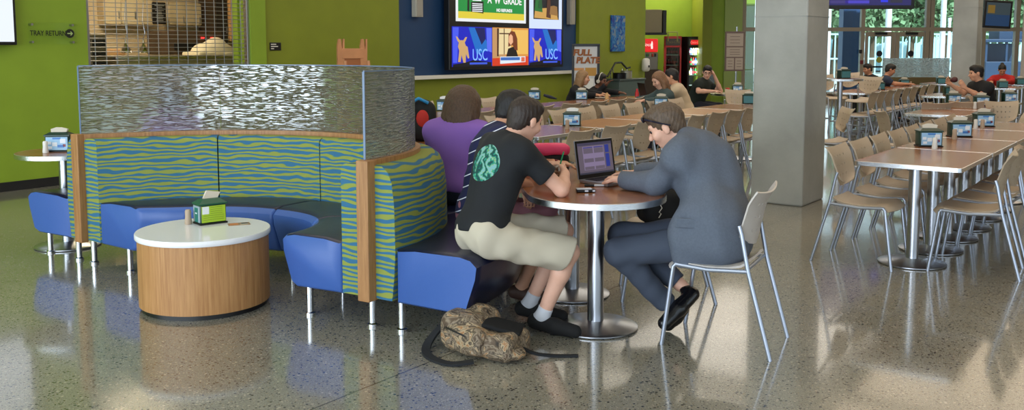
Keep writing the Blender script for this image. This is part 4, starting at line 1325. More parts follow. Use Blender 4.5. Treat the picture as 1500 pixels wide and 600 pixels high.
# heights are taken where each screen stands
W_ = lx(822)
bm = bmesh.new(); box(bm, (W_ / 2, 0.02, 1.02), (W_ + 0.04, 0.12, 2.1), bev=0.01); obj('housing', bm, BLACKP, E_)
zb0, zb1 = lz(660, 98), lz(660, 38.5)
xs_ = [lx(659), lx(718.5), lx(771.5), lx(820)]
def bull_screen(x0, x1):
    w, h = x1 - x0, zb1 - zb0
    s = flat(E_, 'display', rect(x0, x1 - 0.01, zb0, zb1), emat('scr_blue', (16, 30, 190), 1.0), -0.042)
    def q(a, b): return (x0 + a * w, zb0 + b * h)
    flat(s, 'picture', [q(0.02, .1), q(.12, .1), q(.16, .98), q(.02, .98)], emat('scr_blue2', (70, 90, 240), 1.0), -0.0445)
    flat(s, 'picture', [q(0.4, .98), q(.62, .98), q(.98, .45), q(.6, .3)], emat('scr_cyan', (20, 110, 200), 1.0), -0.0445)
    flat(s, 'picture', [q(0.55, .98), q(.8, .98), q(.82, .7), q(.72, .55)], emat('scr_deep', (8, 14, 90), 1.0), -0.0455)
    flat(s, 'picture', [q(0.84, .98), q(.98, .98), q(.98, .35), q(.86, .4)], emat('scr_blue3', (90, 110, 245), 1.0), -0.0455)
    flat(s, 'picture', [q(0.02, 0.0), q(.97, 0.0), q(.97, .1), q(.5, .16), q(.3, .1), q(.02, .06)], emat('scr_black', (6, 8, 24), 1.0), -0.0455)
    flat(s, 'picture', [q(.14, .12), q(.20, .12), q(.22, .3), q(.27, .1), q(.32, .1), q(.33, .32), q(.38, .2), q(.41, .22), q(.37, .5), q(.33, .52), q(.3, .6), q(.33, .66), q(.36, .74), q(.32, .74), q(.27, .66), q(.18, .66), q(.13, .74), q(.09, .76), q(.12, .66), q(.16, .6), q(.14, .5), q(.17, .4)], emat('scr_gold', (208, 168, 110), 1.0), -0.0465)
    add_text('picture_lettering', 'USC', h * 0.42, emat('scr_text_blue', (120, 170, 255), 1.3), s, (x0 + w * 0.68, -0.047, zb0 + h * 0.28), (PI / 2, 0, 0), sx=0.8)
    flat(s, 'picture', [q(.42, .05), q(.86, .05), q(.86, .1), q(.42, .1)], emat('scr_line_blue', (60, 90, 220), 1.0), -0.0465)
bull_screen(xs_[0], xs_[1]); bull_screen(xs_[2] + 0.01, xs_[3])
x0, x1 = xs_[1] + 0.0, xs_[2]; w, h = x1 - x0, zb1 - zb0
s = flat(E_, 'display', rect(x0, x1 - 0.005, zb0, zb1), emat('scr_orange', (222, 150, 70), 1.0), -0.042)
def q(a, b): return (x0 + a * w, zb0 + b * h)
for pts, c, y in (([q(0, .0), q(.98, .0), q(.98, .22), q(0, .2)], (214, 60, 30), .0445), ([q(.0, .2), q(.34, .24), q(.36, .98), q(.0, .98)], (196, 150, 100), .0445), ([q(.16, .3), q(.5, .3), q(.5, .98), q(.16, .98)], (236, 214, 160), .045),
                  ([q(.12, .25), q(.16, .25), q(.17, .98), q(.12, .98)], (70, 36, 20), .0455), ([q(.3, .3), q(.32, .3), q(.32, .98), q(.3, .98)], (70, 36, 20), .0455), ([q(.18, .83), q(.5, .83), q(.5, .86), q(.18, .86)], (70, 36, 20), .0455),
                  ([q(.55, .3), q(.98, .3), q(.98, .95), q(.55, .95)], (240, 190, 96), .0445),
                  ([q(.36, .22), q(.7, .22), q(.64, .42), q(.56, .5), q(.42, .45)], (26, 18, 18), .0465), ([q(.42, .5), q(.43, .82), q(.5, .92), q(.6, .9), q(.67, .72), q(.68, .4), q(.6, .42), q(.54, .55)], (116, 54, 28), .047),
                  ([q(.43, .62), q(.44, .78), q(.49, .84), q(.54, .78), q(.55, .62), q(.49, .54)], (240, 180, 140), .048), ([q(.2, .05), q(.98, .09), q(.98, .24), q(.2, .24)], (226, 236, 246), .0485),
                  ([q(.21, .14), q(.74, .14), q(.74, .22), q(.21, .22)], (60, 110, 190), .0495), ([q(.78, .1), q(.88, .1), q(.88, .22), q(.78, .22)], (224, 110, 80), .0495), ([q(.9, .08), q(.98, .08), q(.98, .24), q(.9, .24)], (226, 70, 40), .0495)):
    flat(s, 'picture', pts, emat('scr_%d_%d_%d' % c, c, 1.0), -y)
zt0 = lz(667, 31); x0, x1 = lx(665), lx(767.5)
w, h = x1 - x0, 1.05
s = flat(E_, 'display', rect(x0, x1, zt0, zt0 + h), emat('scr_white', (236, 240, 244), 1.0), -0.042)
def q(a, b): return (x0 + a * w, zt0 + b * h)
flat(s, 'picture', [q(.03, .05), q(.97, .05), q(.97, .98), q(.03, .98)], emat('scr_green', (22, 142, 62), 1.0), -0.0445)
flat(s, 'picture', [q(.03, .05), q(.97, .05), q(.97, .16), q(.03, .16)], emat('scr_yellow', (226, 206, 60), 1.0), -0.0465)
add_text('slide_lettering', "A 'W' GRADE", 0.17, emat('scr_text', (245, 245, 245), 1.0), s, (x0 + w * 0.68, -0.047, zt0 + 0.385), (PI / 2, 0, 0), bold=0.004)
add_text('slide_lettering', 'NO REFUNDS', 0.075, emat('scr_text', (245, 245, 245), 1.0), s, (x0 + w * 0.67, -0.047, zt0 + 0.215), (PI / 2, 0, 0), bold=0.003)
flat(s, 'picture', [q(.2, .16), q(.37, .14), q(.37, .34), q(.2, .32)], emat('scr_book_edge', (14, 16, 14), 1.0), -0.0465)
bmk = bmesh.new()
for k in range(5): plate(bmk, rect(x0 + .215 * w, x0 + .355 * w, zt0 + h * (.165 + .03 * k), zt0 + h * (.181 + .03 * k)), -0.0485, -0.0495)
obj('picture', bmk, emat('scr_white', (236, 240, 244), 1.0), s)
flat(s, 'picture', [q(.22, .34), q(.34, .34), q(.34, .6), q(.22, .6)], emat('scr_white', (236, 240, 244), 1.0), -0.0465)
flat(s, 'picture', [q(.15, .18), q(.175, .16), q(.18, .8), q(.16, .8)], emat('scr_book_edge', (14, 16, 14), 1.0), -0.0465)
zt1 = lz(775, 41.5); x0, x1 = lx(772.5), lx(820); w, h = x1 - x0, 1.1
s = flat(E_, 'display', rect(x0, x1, zt1, zt1 + h), emat('scr_pale', (206, 220, 244), 1.1), -0.042)
def q(a, b): return (x0 + a * w, zt1 + b * h)
flat(s, 'picture', [q(.12, .16), q(.9, .16), q(.9, .98), q(.12, .98)], emat('scr_black', (6, 8, 24), 1.0), -0.0445)
rnd = random.Random(5)
for k, c in enumerate(((206, 160, 84), (232, 236, 250), (30, 110, 50), (190, 40, 60), (250, 250, 250), (70, 110, 230), (80, 44, 30), (150, 110, 60), (24, 84, 44))):
    a, b = [(0.14, .18), (.2, .55), (.15, .3), (.3, .75), (.45, .6), (.6, .7), (.5, .2), (.6, .25), (.25, .35)][k]
    ww, hh_ = [(.74, .16), (.6, .4), (.24, .18), (.2, .2), (.2, .2), (.24, .2), (.14, .3), (.26, .14), (.12, .2)][k]
    flat(s, 'picture', [q(a, b), q(a + ww, b - .02), q(a + ww * .9, b + hh_), q(a + ww * .5, b + hh_ * 1.1), q(a + .03, b + hh_)], emat('scr_%d_%d_%d' % c, c, 1.0), -0.0455 - 0.0009 * k)
# speakers on the blue wall
for (px, py, hgt, lb) in ((602.5, 25, 0.75, 'pale slim loudspeaker on the blue wall, left of the video wall'), (827.5, 36, 0.75, 'pale slim loudspeaker on the blue wall, right of the video wall')):
    e, p = wall_frame('wall_speaker', px + 5, py, WV - 0.1, lb, 'loudspeaker', 'slim loudspeakers on the blue wall')
    bm = bmesh.new(); box(bm, (0, -0.06, hgt / 2), (0.17, 0.1, hgt), bev=0.008); obj('cabinet', bm, mat('speaker_beige', (176, 172, 160), 0.6), e)
    bm = bmesh.new(); box(bm, (0, -0.115, hgt / 2), (0.14, 0.012, hgt - 0.04), bev=0.003); obj('cloth_grille', bm, mat('speaker_cloth', (156, 152, 142), 0.9), e)
# blue picture
e, p = wall_frame('blue_picture', 905, 49, WV + 0.01, 'small upright blue painting on the shaded green wall right of the sign board', 'picture')
hh = 0.385; ww = wall_span(896, 915.5, 49, WV) / 2
bm = bmesh.new(); box(bm, (0, 0, 0), (ww * 2, 0.04, hh * 2), bev=0.004)
pm = bpy.data.materials.new('blue_swirl_paint'); pm.use_nodes = True
nt = pm.node_tree; b_ = nt.nodes['Principled BSDF']; tc = nt.nodes.new('ShaderNodeTexCoord'); n_ = nt.nodes.new('ShaderNodeTexNoise'); n_.inputs['Scale'].default_value = 5; n_.inputs['Distortion'].default_value = 2.5; n_.inputs['Detail'].default_value = 3
r_ = nt.nodes.new('ShaderNodeValToRGB'); r_.color_ramp.elements[0].position = 0.38; r_.color_ramp.elements[0].color = lin((10, 40, 130)); r_.color_ramp.elements[1].position = 0.7; r_.color_ramp.elements[1].color = lin((150, 140, 120))
q_ = r_.color_ramp.elements.new(0.52); q_.color = lin((20, 110, 170))
nt.links.new(tc.outputs['Object'], n_.inputs[0]); nt.links.new(n_.outputs['Fac'], r_.inputs[0]); nt.links.new(r_.outputs[0], b_.inputs['Base Color'])
obj('canvas', bm, pm, e)

# wooden easel-like stand behind the screen
p = atV(516, 96, -9.5)
PINE = mat('pale_pine', (196, 136, 92), 0.6, vary=0.1, vscale=6)
PINE2 = mat('reddish_pine', (168, 104, 62), 0.6)
e = empty('wooden_high_chair', (p.x, p.y, 0), ROT_U - 0.35, 'pale wooden high chair standing against the shaded green wall', 'high chair')
ztop = atV(516, 57, -9.5).z
HC = []
for s in (-1, 1):
    bm = bmesh.new()
    x = s * 0.17
    pts = [(x - 0.05, 0), (x + 0.02, 0), (x + 0.055, ztop), (x + 0.035, ztop), (x + 0.02, ztop - 0.16), (x, ztop - 0.0), (x - 0.03, ztop), (x - 0.05, ztop - 0.1)]
    plate(bm, [(a - (0.0 if s > 0 else 0.0), b) for a, b in pts], -0.02, 0.02); obj('side_post', bm, PINE, e)
    bm = bmesh.new(); tube(bm, [(x * 1.25, -0.42, 0), (x, -0.16, ztop - 0.3)], 0.022, 6); obj('leg', bm, PINE, e)
bm = bmesh.new(); box(bm, (0, -0.01, ztop - 0.2), (0.32, 0.03, 0.14), bev=0.006); obj('backrest', bm, PINE, e)
bm = bmesh.new(); box(bm, (0, 0.01, ztop - 0.42), (0.3, 0.02, 0.32)); obj('back_panel', bm, PINE2, e)
bm = bmesh.new(); box(bm, (0, -0.14, 0.55), (0.34, 0.3, 0.03), bev=0.008); obj('seat', bm, PINE, e)

# FULL PLATE poster stand
c = atV(858, 100, WV + 0.5); PY_ = c.y
e = empty('poster_stand', (c.x, c.y, 0), math.radians(-6), 'black framed poster stand reading FULL PLATE', 'sign')
zt_ = atY(858, 66, PY_).z; w2 = 17 * PY_ / F
bm = bmesh.new()
box(bm, (-w2 - 0.02, 0, zt_ / 2), (0.05, 0.05, zt_)); box(bm, (w2 + 0.02, 0, zt_ / 2), (0.05, 0.05, zt_)); box(bm, (0, 0, zt_), (2 * w2 + 0.09, 0.05, 0.05)); box(bm, (0, 0, 0.03), (2 * w2 + 0.3, 0.4, 0.06))
obj('frame', bm, BLACKP, e)
bm = bmesh.new(); box(bm, (0, 0, zt_ / 2 + 0.1), (2 * w2, 0.02, zt_ - 0.25)); sh = obj('poster', bm, mat('poster_paper', (206, 206, 204), 0.6), e)
ORN = mat('poster_orange', (150, 84, 28), 0.6)
for (s_, x_, z_) in (('FULL', -0.07, -0.15), ('PLATE', 0.04, -0.3)):
    o = add_text('lettering', s_, 0.165, ORN, sh, (x_, -0.02, zt_ + z_), (PI / 2, 0, 0), bold=0.008, shear=0.12, extrude=0.006)
for (x_, z_, w_, h_, c_) in ((-0.13, -0.47, 0.2, 0.05, (210, 150, 90)), (0.1, -0.52, 0.22, 0.16, (190, 140, 60)), (0, -0.8, 0.3, 0.3, (226, 224, 216))):
    flat(sh, 'poster_print', rect(x_ - w_ / 2, x_ + w_ / 2, zt_ + z_ - h_ / 2, zt_ + z_ + h_ / 2), mat('poster_%d' % c_[0], c_, 0.6), -0.012)

# condiment station in front of the far shaded green wall
c = atV(908, 120, WV + 0.45)
e = empty('service_counter', (c.x, c.y, 0), ROT_U, 'grey service counter with pump cans beside the poster stand', 'counter')
w2 = 1.05
bm = bmesh.new(); box(bm, (0, 0, 0.43), (w2, 0.6, 0.86), bev=0.01); obj('body', bm, mat('grey_green_laminate', (70, 84, 80), 0.4), e)
bm = bmesh.new(); box(bm, (0, 0, 0.88), (w2 + 0.04, 0.64, 0.04), bev=0.008); obj('worktop', bm, mat('dark_worktop', (60, 70, 68), 0.3), e)
e2 = empty('bent_rail_rack', (c.x, c.y, 0.9), ROT_U, 'dark bent metal rack over the grey service counter', 'rack')
bm = bmesh.new(); tube(bm, [(-0.5, 0, 0.05), (-0.35, 0, 0.18), (-0.2, 0, 0.32), (0.05, 0, 0.33), (0.28, 0, 0.2), (0.42, 0, 0.22)], 0.02, 8); obj('rail', bm, mat('dark_metal', (60, 62, 64), 0.4, metal=0.7), e2, True)
for x in (-0.38, -0.28, 0.1, 0.3):
    bm = bmesh.new(); cyl(bm, (x, 0, 0), (x, 0, 0.2), 0.012, n=8); obj('upright', bm, CHROME, e2, True)
for (x, r, h, c_, lb) in ((-0.2, 0.14, 0.12, (20, 20, 22), 'black container on the grey service counter'), (0.08, 0.12, 0.16, (150, 146, 130), 'steel pot on the grey service counter')):
    bm = bmesh.new(); lathe(bm, [(0, 0), (r, 0), (r, h - 0.01), (r + 0.01, h), (r - 0.01, h), (r - 0.01, 0.01), (0, 0.01)], 24)
    tag(obj('serving_pot', bm, mat('pot_%d' % c_[0], c_, 0.35, metal=0.5), None, True, loc=(c.x + x * math.sin(AX) + 0.08, c.y + x * math.cos(AX) - 0.1, 0.9)), lb, 'pot')
# soap-like dispenser on the wall end
p = atV(946, 95, WV + 0.1)
e = empty('wall_dispenser', p, ROT_U - 0.6, 'white rounded dispenser on the end of the shaded green wall', 'dispenser')
o = blend_mesh('housing', [rbox((0, 0, 0), (0.09, 0.07, 0.15), rd=0.06), ell((0, -0.04, -0.02), (0.07, 0.06, 0.1))], 0.012, mat('dispenser_white', (206, 204, 200), 0.4), e)
bm = bmesh.new(); box(bm, (0.03, -0.095, -0.03), (0.04, 0.02, 0.05), bev=0.006); obj('push_button', bm, BLACKP, e)

# drinks alcove
AY = 27.2
def front(px0, px1, pyt, Y=AY):
    a, b = atY(px0, pyt, Y), atY(px1, pyt, Y)
    return (a.x + b.x) / 2, b.x - a.x, a.z
RED = mat('cooler_red', (206, 30, 24), 0.35)
def cooler(name, px0, px1, pyt, body, label, lit, side):
    x, w, zt = front(px0, px1, pyt)
    e = empty(name, (x, AY, 0), math.radians(side), label, 'drinks cooler')
    bm = bmesh.new()
    box(bm, (-w / 2 + 0.03, 0.35, zt / 2), (0.06, 0.7, zt)); box(bm, (w / 2 - 0.03, 0.35, zt / 2), (0.06, 0.7, zt)); box(bm, (0, 0.67, zt / 2), (w, 0.06, zt))
    box(bm, (0, 0.35, 0.1), (w, 0.7, 0.2)); box(bm, (0, 0.35, zt - 0.16), (w, 0.7, 0.32))
    obj('cabinet', bm, body, e)
    bm = bmesh.new(); box(bm, (0, -0.01, zt - 0.17), (w * 0.84, 0.02, 0.2), bev=0.006); hd = obj('header_sign', bm, mat('cooler_header', (74, 74, 70), 0.4), e)
    if lit:
        bm = bmesh.new(); box(bm, (0, -0.024, zt - 0.17), (w * 0.6, 0.012, 0.14), bev=0.004); rs = obj('lit_logo_field', bm, emat('lit_red', (226, 30, 36), 1.0), hd)
        add_text('logo_lettering', 'Coca-Cola', 0.1, emat('logo_pale', (255, 150, 130), 1.0), rs, (0, -0.032, zt - 0.17), (PI / 2, 0, 0), shear=0.3, sx=0.8)
    else:
        add_text('logo_lettering', 'Coca-Cola', 0.11, mat('logo_tan', (150, 130, 90), 0.5), hd, (0, -0.022, zt - 0.17), (PI / 2, 0, 0), shear=0.3, sx=0.8)
    bm = bmesh.new()
    for z in (zt - 0.3, 0.22): box(bm, (0, -0.01, z), (w, 0.03, 0.05))
    for s in (-1, 1): box(bm, (s * (w / 2 - 0.03), -0.01, zt / 2 - 0.05), (0.06, 0.03, zt - 0.45))
    d = obj('door', bm, body, e)
    bm = bmesh.new(); box(bm, (0, -0.005, zt / 2 - 0.05), (w - 0.12, 0.006, zt - 0.5)); obj('glass', bm, GLASS, d)
    bm = bmesh.new(); cyl(bm, (w / 2 - 0.06, -0.05, 0.8), (w / 2 - 0.06, -0.05, 1.3), 0.014, n=8); obj('handle', bm, BLACKP, d)
    for k in range(4):
        bm = bmesh.new(); box(bm, (0, 0.3, 0.42 + 0.3 * k), (w - 0.13, 0.55, 0.02)); obj('shelf', bm, WHITEP, e)
    if lit:
        l = bpy.data.lights.new('cooler_lamp', 'AREA'); l.shape = 'RECTANGLE'; l.size = w * 0.7; l.size_y = 0.3; l.energy = 14; l.color = (0.85, 0.93, 1)
        lo = bpy.data.objects.new('cooler_lamp', l); lo.location = (0, 0.12, zt - 0.34); lo.parent = e; COL.objects.link(lo)
        l2 = l.copy(); lo2 = bpy.data.objects.new('cooler_lamp', l2); lo2.location = (0, 0.03, zt / 2); lo2.rotation_euler = (PI / 2, 0, 0); l2.size_y = 1.0; l2.energy = 10; lo2.parent = e; COL.objects.link(lo2)
    return e, x, w, zt
e1, x1_, w1_, z1_ = cooler('drinks_cooler', 973.5, 998.5, 53, RED, 'red framed glass-door drinks cooler in the alcove', False, -8)
e2_, x2_, w2_, z2_ = cooler('drinks_cooler', 1007, 1031, 53.5, BLACKP, 'black drinks cooler with lit shelves, right in the alcove', True, 6)
# bottles on the lit shelves
bprot = {}
BC = [(190, 40, 30), (60, 100, 200), (230, 200, 60), (200, 200, 200), (60, 30, 20), (40, 130, 60)]
def bottle(x, y, z, ci, label, G_):
    if ci not in bprot:
        c_ = BC[ci]
        bm = bmesh.new(); lathe(bm, [(0, 0), (0.03, 0), (0.033, 0.02), (0.03, 0.07), (0.033, 0.13), (0.014, 0.19), (0.012, 0.2), (0, 0.2)], 10)
        o = obj('drink_bottle', bm, mat('bottle_%d' % ci, c_, 0.25), None, True)
        bm = bmesh.new(); lathe(bm, [(0, 0.2), (0.015, 0.2), (0.015, 0.222), (0, 0.222)], 10); obj('cap', bm, mat('bottle_cap_red', (180, 30, 20), 0.4), o, True)
        bm = bmesh.new(); lathe(bm, [(0.0325, 0.05), (0.0335, 0.055), (0.0335, 0.11), (0.0325, 0.115)], 10); obj('label_band', bm, mat('bottle_label_%d' % ci, (236, 236, 240) if ci < 4 else (190, 30, 30), 0.4), o, True)
        bprot[ci] = o
        o.location = (x, y, z); tag(o, label, 'bottle', G_)
    else:
        o = dup_tree(bprot[ci], Vector((x, y, z))); tag(o, label, 'bottle', G_)
sh_n = ['lowest', 'lower', 'upper', 'top']
cn = ['red', 'blue', 'yellow', 'grey', 'dark brown', 'green']
for k in range(1, 4):
    for i in range(6):
        ci = (i + k * 2) % 6
        bottle(x2_ - 0.17 + 0.068 * i, AY + 0.1, 0.432 + 0.3 * k, ci, '%s bottle on the %s lit shelf of the black drinks cooler' % (cn[ci], sh_n[k]), 'bottles on the %s lit cooler shelf' % sh_n[k])
for k in range(1, 4):
    for i in range(5):
        bottle(x1_ - 0.15 + 0.075 * i, AY + 0.25, 0.432 + 0.3 * k, 4, 'dark brown bottle on the %s shelf of the red drinks cooler' % sh_n[k], 'bottles on the %s shelf of the red cooler' % sh_n[k])
# soda fountain with lit red sign, steel hood above
x, w, zt = front(945, 965, 52, 26.6)
e = empty('soda_fountain', (x, 26.6, 0), 0, 'soda fountain with a glowing red bottle sign left in the alcove', 'soda fountain')
bm = bmesh.new(); box(bm, (0, 0.3, 0.45), (w + 0.15, 0.7, 0.9), bev=0.01); obj('cabinet', bm, mat('brown_cabinet', (70, 52, 44), 0.5), e)
bm = bmesh.new(); box(bm, (0, 0.35, 1.15), (w, 0.5, 0.5), bev=0.01); obj('dispensing_unit', bm, mat('steel_dark', (120, 112, 100), 0.3, metal=0.7), e)
for k, c_ in enumerate(((40, 120, 60), (200, 180, 160), (200, 60, 30), (30, 30, 34))):
    bm = bmesh.new(); box(bm, (-w * 0.3 + w * 0.2 * k, 0.07, 1.32), (0.05, 0.06, 0.09), bev=0.006); obj('tap', bm, mat('tap_%d' % k, c_, 0.4), e)
bm = bmesh.new(); box(bm, (0, 0.25, 1.6), (w, 0.3, 0.38), bev=0.03); sg = obj('lit_sign', bm, emat('lit_red', (226, 30, 36), 1.0), e)
bm = bmesh.new(); lathe(bm, [(0, 0), (0.025, 0), (0.03, 0.06), (0.022, 0.1), (0.028, 0.14), (0.01, 0.22), (0, 0.22)], 12); obj('bottle_emblem', bm, emat('emblem_white', (255, 226, 216), 1.2), sg, True, loc=(0.02, 0.1, 1.5))
add_text('logo_lettering', 'Coca', 0.13, emat('emblem_white', (255, 226, 216), 1.2), sg, (-w * 0.36, 0.09, 1.62), (PI / 2, 0, 0), shear=0.3)
x, w, zt = front(942, 976, 14, 27)
e = empty('steel_hood', (x, 27, 0), 0, 'steel ice bin hanging high above the soda fountain', 'machine')
zb = atY(960, 48, 27).z
bm = bmesh.new(); box(bm, (-0.05, 0.2, (zt + zb) / 2), (w * 0.78, 0.5, zt - zb), bev=0.01); obj('bin', bm, mat('worn_steel', (130, 118, 92), 0.35, metal=0.6), e)
bm = bmesh.new(); box(bm, (w * 0.42, 0.2, (zt + zb) / 2 - 0.02), (w * 0.16, 0.55, zt - zb), bev=0.01); obj('side_panel', bm, BLACKP, e)
bm = bmesh.new(); box(bm, (0, 0.2, zb - 0.03), (w * 1.05, 0.6, 0.06)); obj('shelf', bm, BLACKP, e)
bm = bmesh.new(); tube(bm, [(w * 0.6, 0, zb - 0.25), (w * 0.6, 0, zb + 0.02), (w * 1.0, 0, zb + 0.02), (w * 1.0, 0, zb - 0.25)], 0.02, 8); obj('pipe', bm, mat('pale_pipe', (170, 170, 120), 0.5), e, True)

# notice board on post
c = atY(1076, 74, 23)
e = empty('notice_board_stand', (c.x, 23, 0), 0, 'brown framed notice board on a post before the pale green pier', 'notice board')
zt, zb = atY(1076, 46, 23).z, atY(1076, 104, 23).z; w = 28 * 23 / F; hh = zt - zb
bm = bmesh.new(); box(bm, (0, 0, (zt + zb) / 2), (w, 0.05, hh), bev=0.008); obj('board', bm, mat('board_brown', (104, 84, 80), 0.5), e)
for (a, b_, c_, d_) in ((-.43, .43, .63, .95), (-.43, .43, .36, .6), (-.43, -.03, .04, .33), (.03, .43, .04, .33)):
    fr = flat(e, 'notice_sheet', rect(a * w, b_ * w, zb + c_ * hh, zb + d_ * hh), mat('notice_paper', (166, 152, 140), 0.7), -0.026)
    bm = bmesh.new()
    for k in range(3): box(bm, ((a + b_) / 2 * w, -0.03, zb + (c_ + (d_ - c_) * (0.25 + 0.25 * k)) * hh), ((b_ - a) * w * 0.6, 0.002, 0.012))
    obj('printed_lines', bm, mat('notice_print', (110, 92, 86), 0.7), fr)
bm = bmesh.new(); cyl(bm, (0.05, 0.03, 0.02), (0.05, 0.03, zt + 0.12), 0.025, n=10); obj('post', bm, STEEL, e, True)
bm = bmesh.new(); lathe(bm, [(0, 0), (0.25, 0), (0.25, 0.02), (0, 0.03)], 24); obj('base_disc', bm, STEEL, e, True)
c = atY(1067, 115, 24.5)
bm = bmesh.new(); box(bm, (0, 0, 0), (0.15, 0.1, 0.3), bev=0.01); box(bm, (0, -0.06, 0.05), (0.1, 0.03, 0.12), bev=0.01)
tag(obj('wall_box', bm, mat('grey_blue_plastic', (120, 134, 150), 0.5), loc=(c.x, 26.55, EYE - 45 * 26.6 / F)), 'grey box on the pale green pier below the notice board', 'wall box')

# hanging screens
Y_ = 15.5
a, b_ = atY(1206, 10, Y_), atY(1339, 13, Y_)
w = b_.x - a.x; hgt = 0.86
e = empty('hanging_screen', ((a.x + b_.x) / 2, Y_, b_.z), 0, 'large black hanging screen cut by the top edge, right of the near column', 'screen')
bm = bmesh.new(); box(bm, (0, 0.04, hgt / 2), (w, 0.1, hgt), bev=0.012); obj('housing', bm, BLACKP, e)
flat(e, 'display', rect(-w / 2 + 0.05, w / 2 - 0.06, 0.06, hgt - 0.05), emat('scr_navy', (34, 30, 96), 1.0), -0.012)
for (x_, z_, w_, h_, c_) in ((-0.2, 0.09, 0.4, 0.05, (70, 60, 190)), (-0.5, 0.09, 0.3, 0.05, (60, 50, 120)), (0.25, 0.11, 0.12, 0.08, (40, 50, 230)), (0.45, 0.1, 0.2, 0.06, (40, 40, 60))):
    flat(e, 'caption_bar', rect(x_ - w_ / 2, x_ + w_ / 2, z_, z_ + h_), emat('cap_%d_%d' % (c_[0], c_[2]), c_, 1.0), -0.015)
bm = bmesh.new(); cyl(bm, (0, 0.1, hgt / 2), (0, 0.1, CEIL - b_.z), 0.03, n=12); obj('ceiling_pole', bm, BLACKP, e, True)
Y_ = 21.0
c = atY(1461.5, 21, Y_)
e = empty('tilted_screen', (c.x, Y_, c.z), 0, 'small tilted black screen with a dim blue and yellow picture, top right', 'screen')
w, hgt = 41 * Y_ / F, 40 * Y_ / F
bm = bmesh.new(); box(bm, (0, 0.04, 0), (w, 0.1, hgt), bev=0.012); o = obj('housing', bm, BLACKP, e); o.rotation_euler = (0, math.radians(3), 0)
for (r_, c_, y) in ((rect(-w / 2 + .05, w / 2 - .05, -hgt / 2 + .05, hgt / 2 - .05), (44, 58, 64), 0.012), (rect(-w / 2 + .05, w / 2 - .05, -hgt / 2 + .05, -0.01), (16, 50, 84), .014), (rect(-w / 2 + .08, -w / 2 + .24, 0.02, .2), (110, 86, 30), .016)):
    f_ = flat(e, 'display', r_, emat('dim_%d' % c_[0], c_, 1.0), -y); f_.rotation_euler = (0, math.radians(3), 0)
bm = bmesh.new(); cyl(bm, (0, 0.1, 0), (0, 0.1, CEIL - c.z), 0.03, n=12); obj('ceiling_pole', bm, BLACKP, e, True)

# far booth with bright rippled screen
Y_ = 23.0
a, b_ = atY(1293, 85, Y_), atY(1390, 113, Y_)
e = empty('far_booth', ((a.x + b_.x) / 2, Y_, 0), 0, 'olive booth with a bright rippled screen before the glass doors', 'booth')
w = b_.x - a.x
R2 = resin_material('rippled_resin_far', 1.0, 1.0, 0.1)
bm = bmesh.new(); uvl = None
box(bm, (0, 0, (a.z + b_.z) / 2), (w, 0.012, a.z - b_.z))
uvl = bm.loops.layers.uv.new('UVMap')
for f in bm.faces:
    for l in f.loops: l[uvl].uv = (l.vert.co.x * 14, l.vert.co.z * 30)
obj('screen_panel', bm, R2, e)
OLB = mat('olive_brown_fabric', (84, 74, 44), 0.8)
bm = bmesh.new(); box(bm, (-0.1, 0.0, b_.z / 2 + 0.08), (w + 0.4, 0.2, b_.z - 0.16), bev=0.03); obj('backrest', bm, OLB, e, True)
bm = bmesh.new(); box(bm, (-0.1, -0.35, 0.34), (w + 0.4, 0.55, 0.24), bev=0.04); obj('seat', bm, mat('dark_vinyl', (30, 32, 40), 0.4), e, True)
for s in (-0.9, 0.9):
    for y in (-0.5, 0):
        bm = bmesh.new(); cyl(bm, (s, y, 0), (s, y, 0.24), 0.02, n=10); obj('leg', bm, CHROME, e, True)

# patio chairs outside
def patio(px, label):
    c = atY(px, 112, 29.5)
    e = empty('patio_chair', (c.x, 29.5, 0), 0.3, label, 'chair', 'dark patio chairs outside')
    M_ = mat('patio_metal', (30, 40, 48), 0.5)
    bm = bmesh.new()
    tube(bm, [(-0.22, 0.2, 0), (-0.22, 0.2, 0.8), (0, 0.22, 0.9), (0.22, 0.2, 0.8), (0.22, 0.2, 0)], 0.015, 6)
    for x in (-0.12, 0, 0.12): tube(bm, [(x, 0.2, 0.42), (x, 0.21, 0.86)], 0.01, 6)
    obj('back_frame', bm, M_, e, True)
    bm = bmesh.new(); box(bm, (0, 0, 0.43), (0.46, 0.44, 0.03), bev=0.01); obj('seat', bm, M_, e)
    for s in (-1, 1):
        bm = bmesh.new(); tube(bm, [(s * 0.22, -0.2, 0), (s * 0.22, -0.2, 0.64), (s * 0.22, 0.2, 0.66)], 0.015, 6); obj('leg', bm, M_, e, True)
patio(1094, 'dark metal patio chair outside, left behind the notice board'); patio(1106, 'dark metal patio chair outside, against the near column edge')
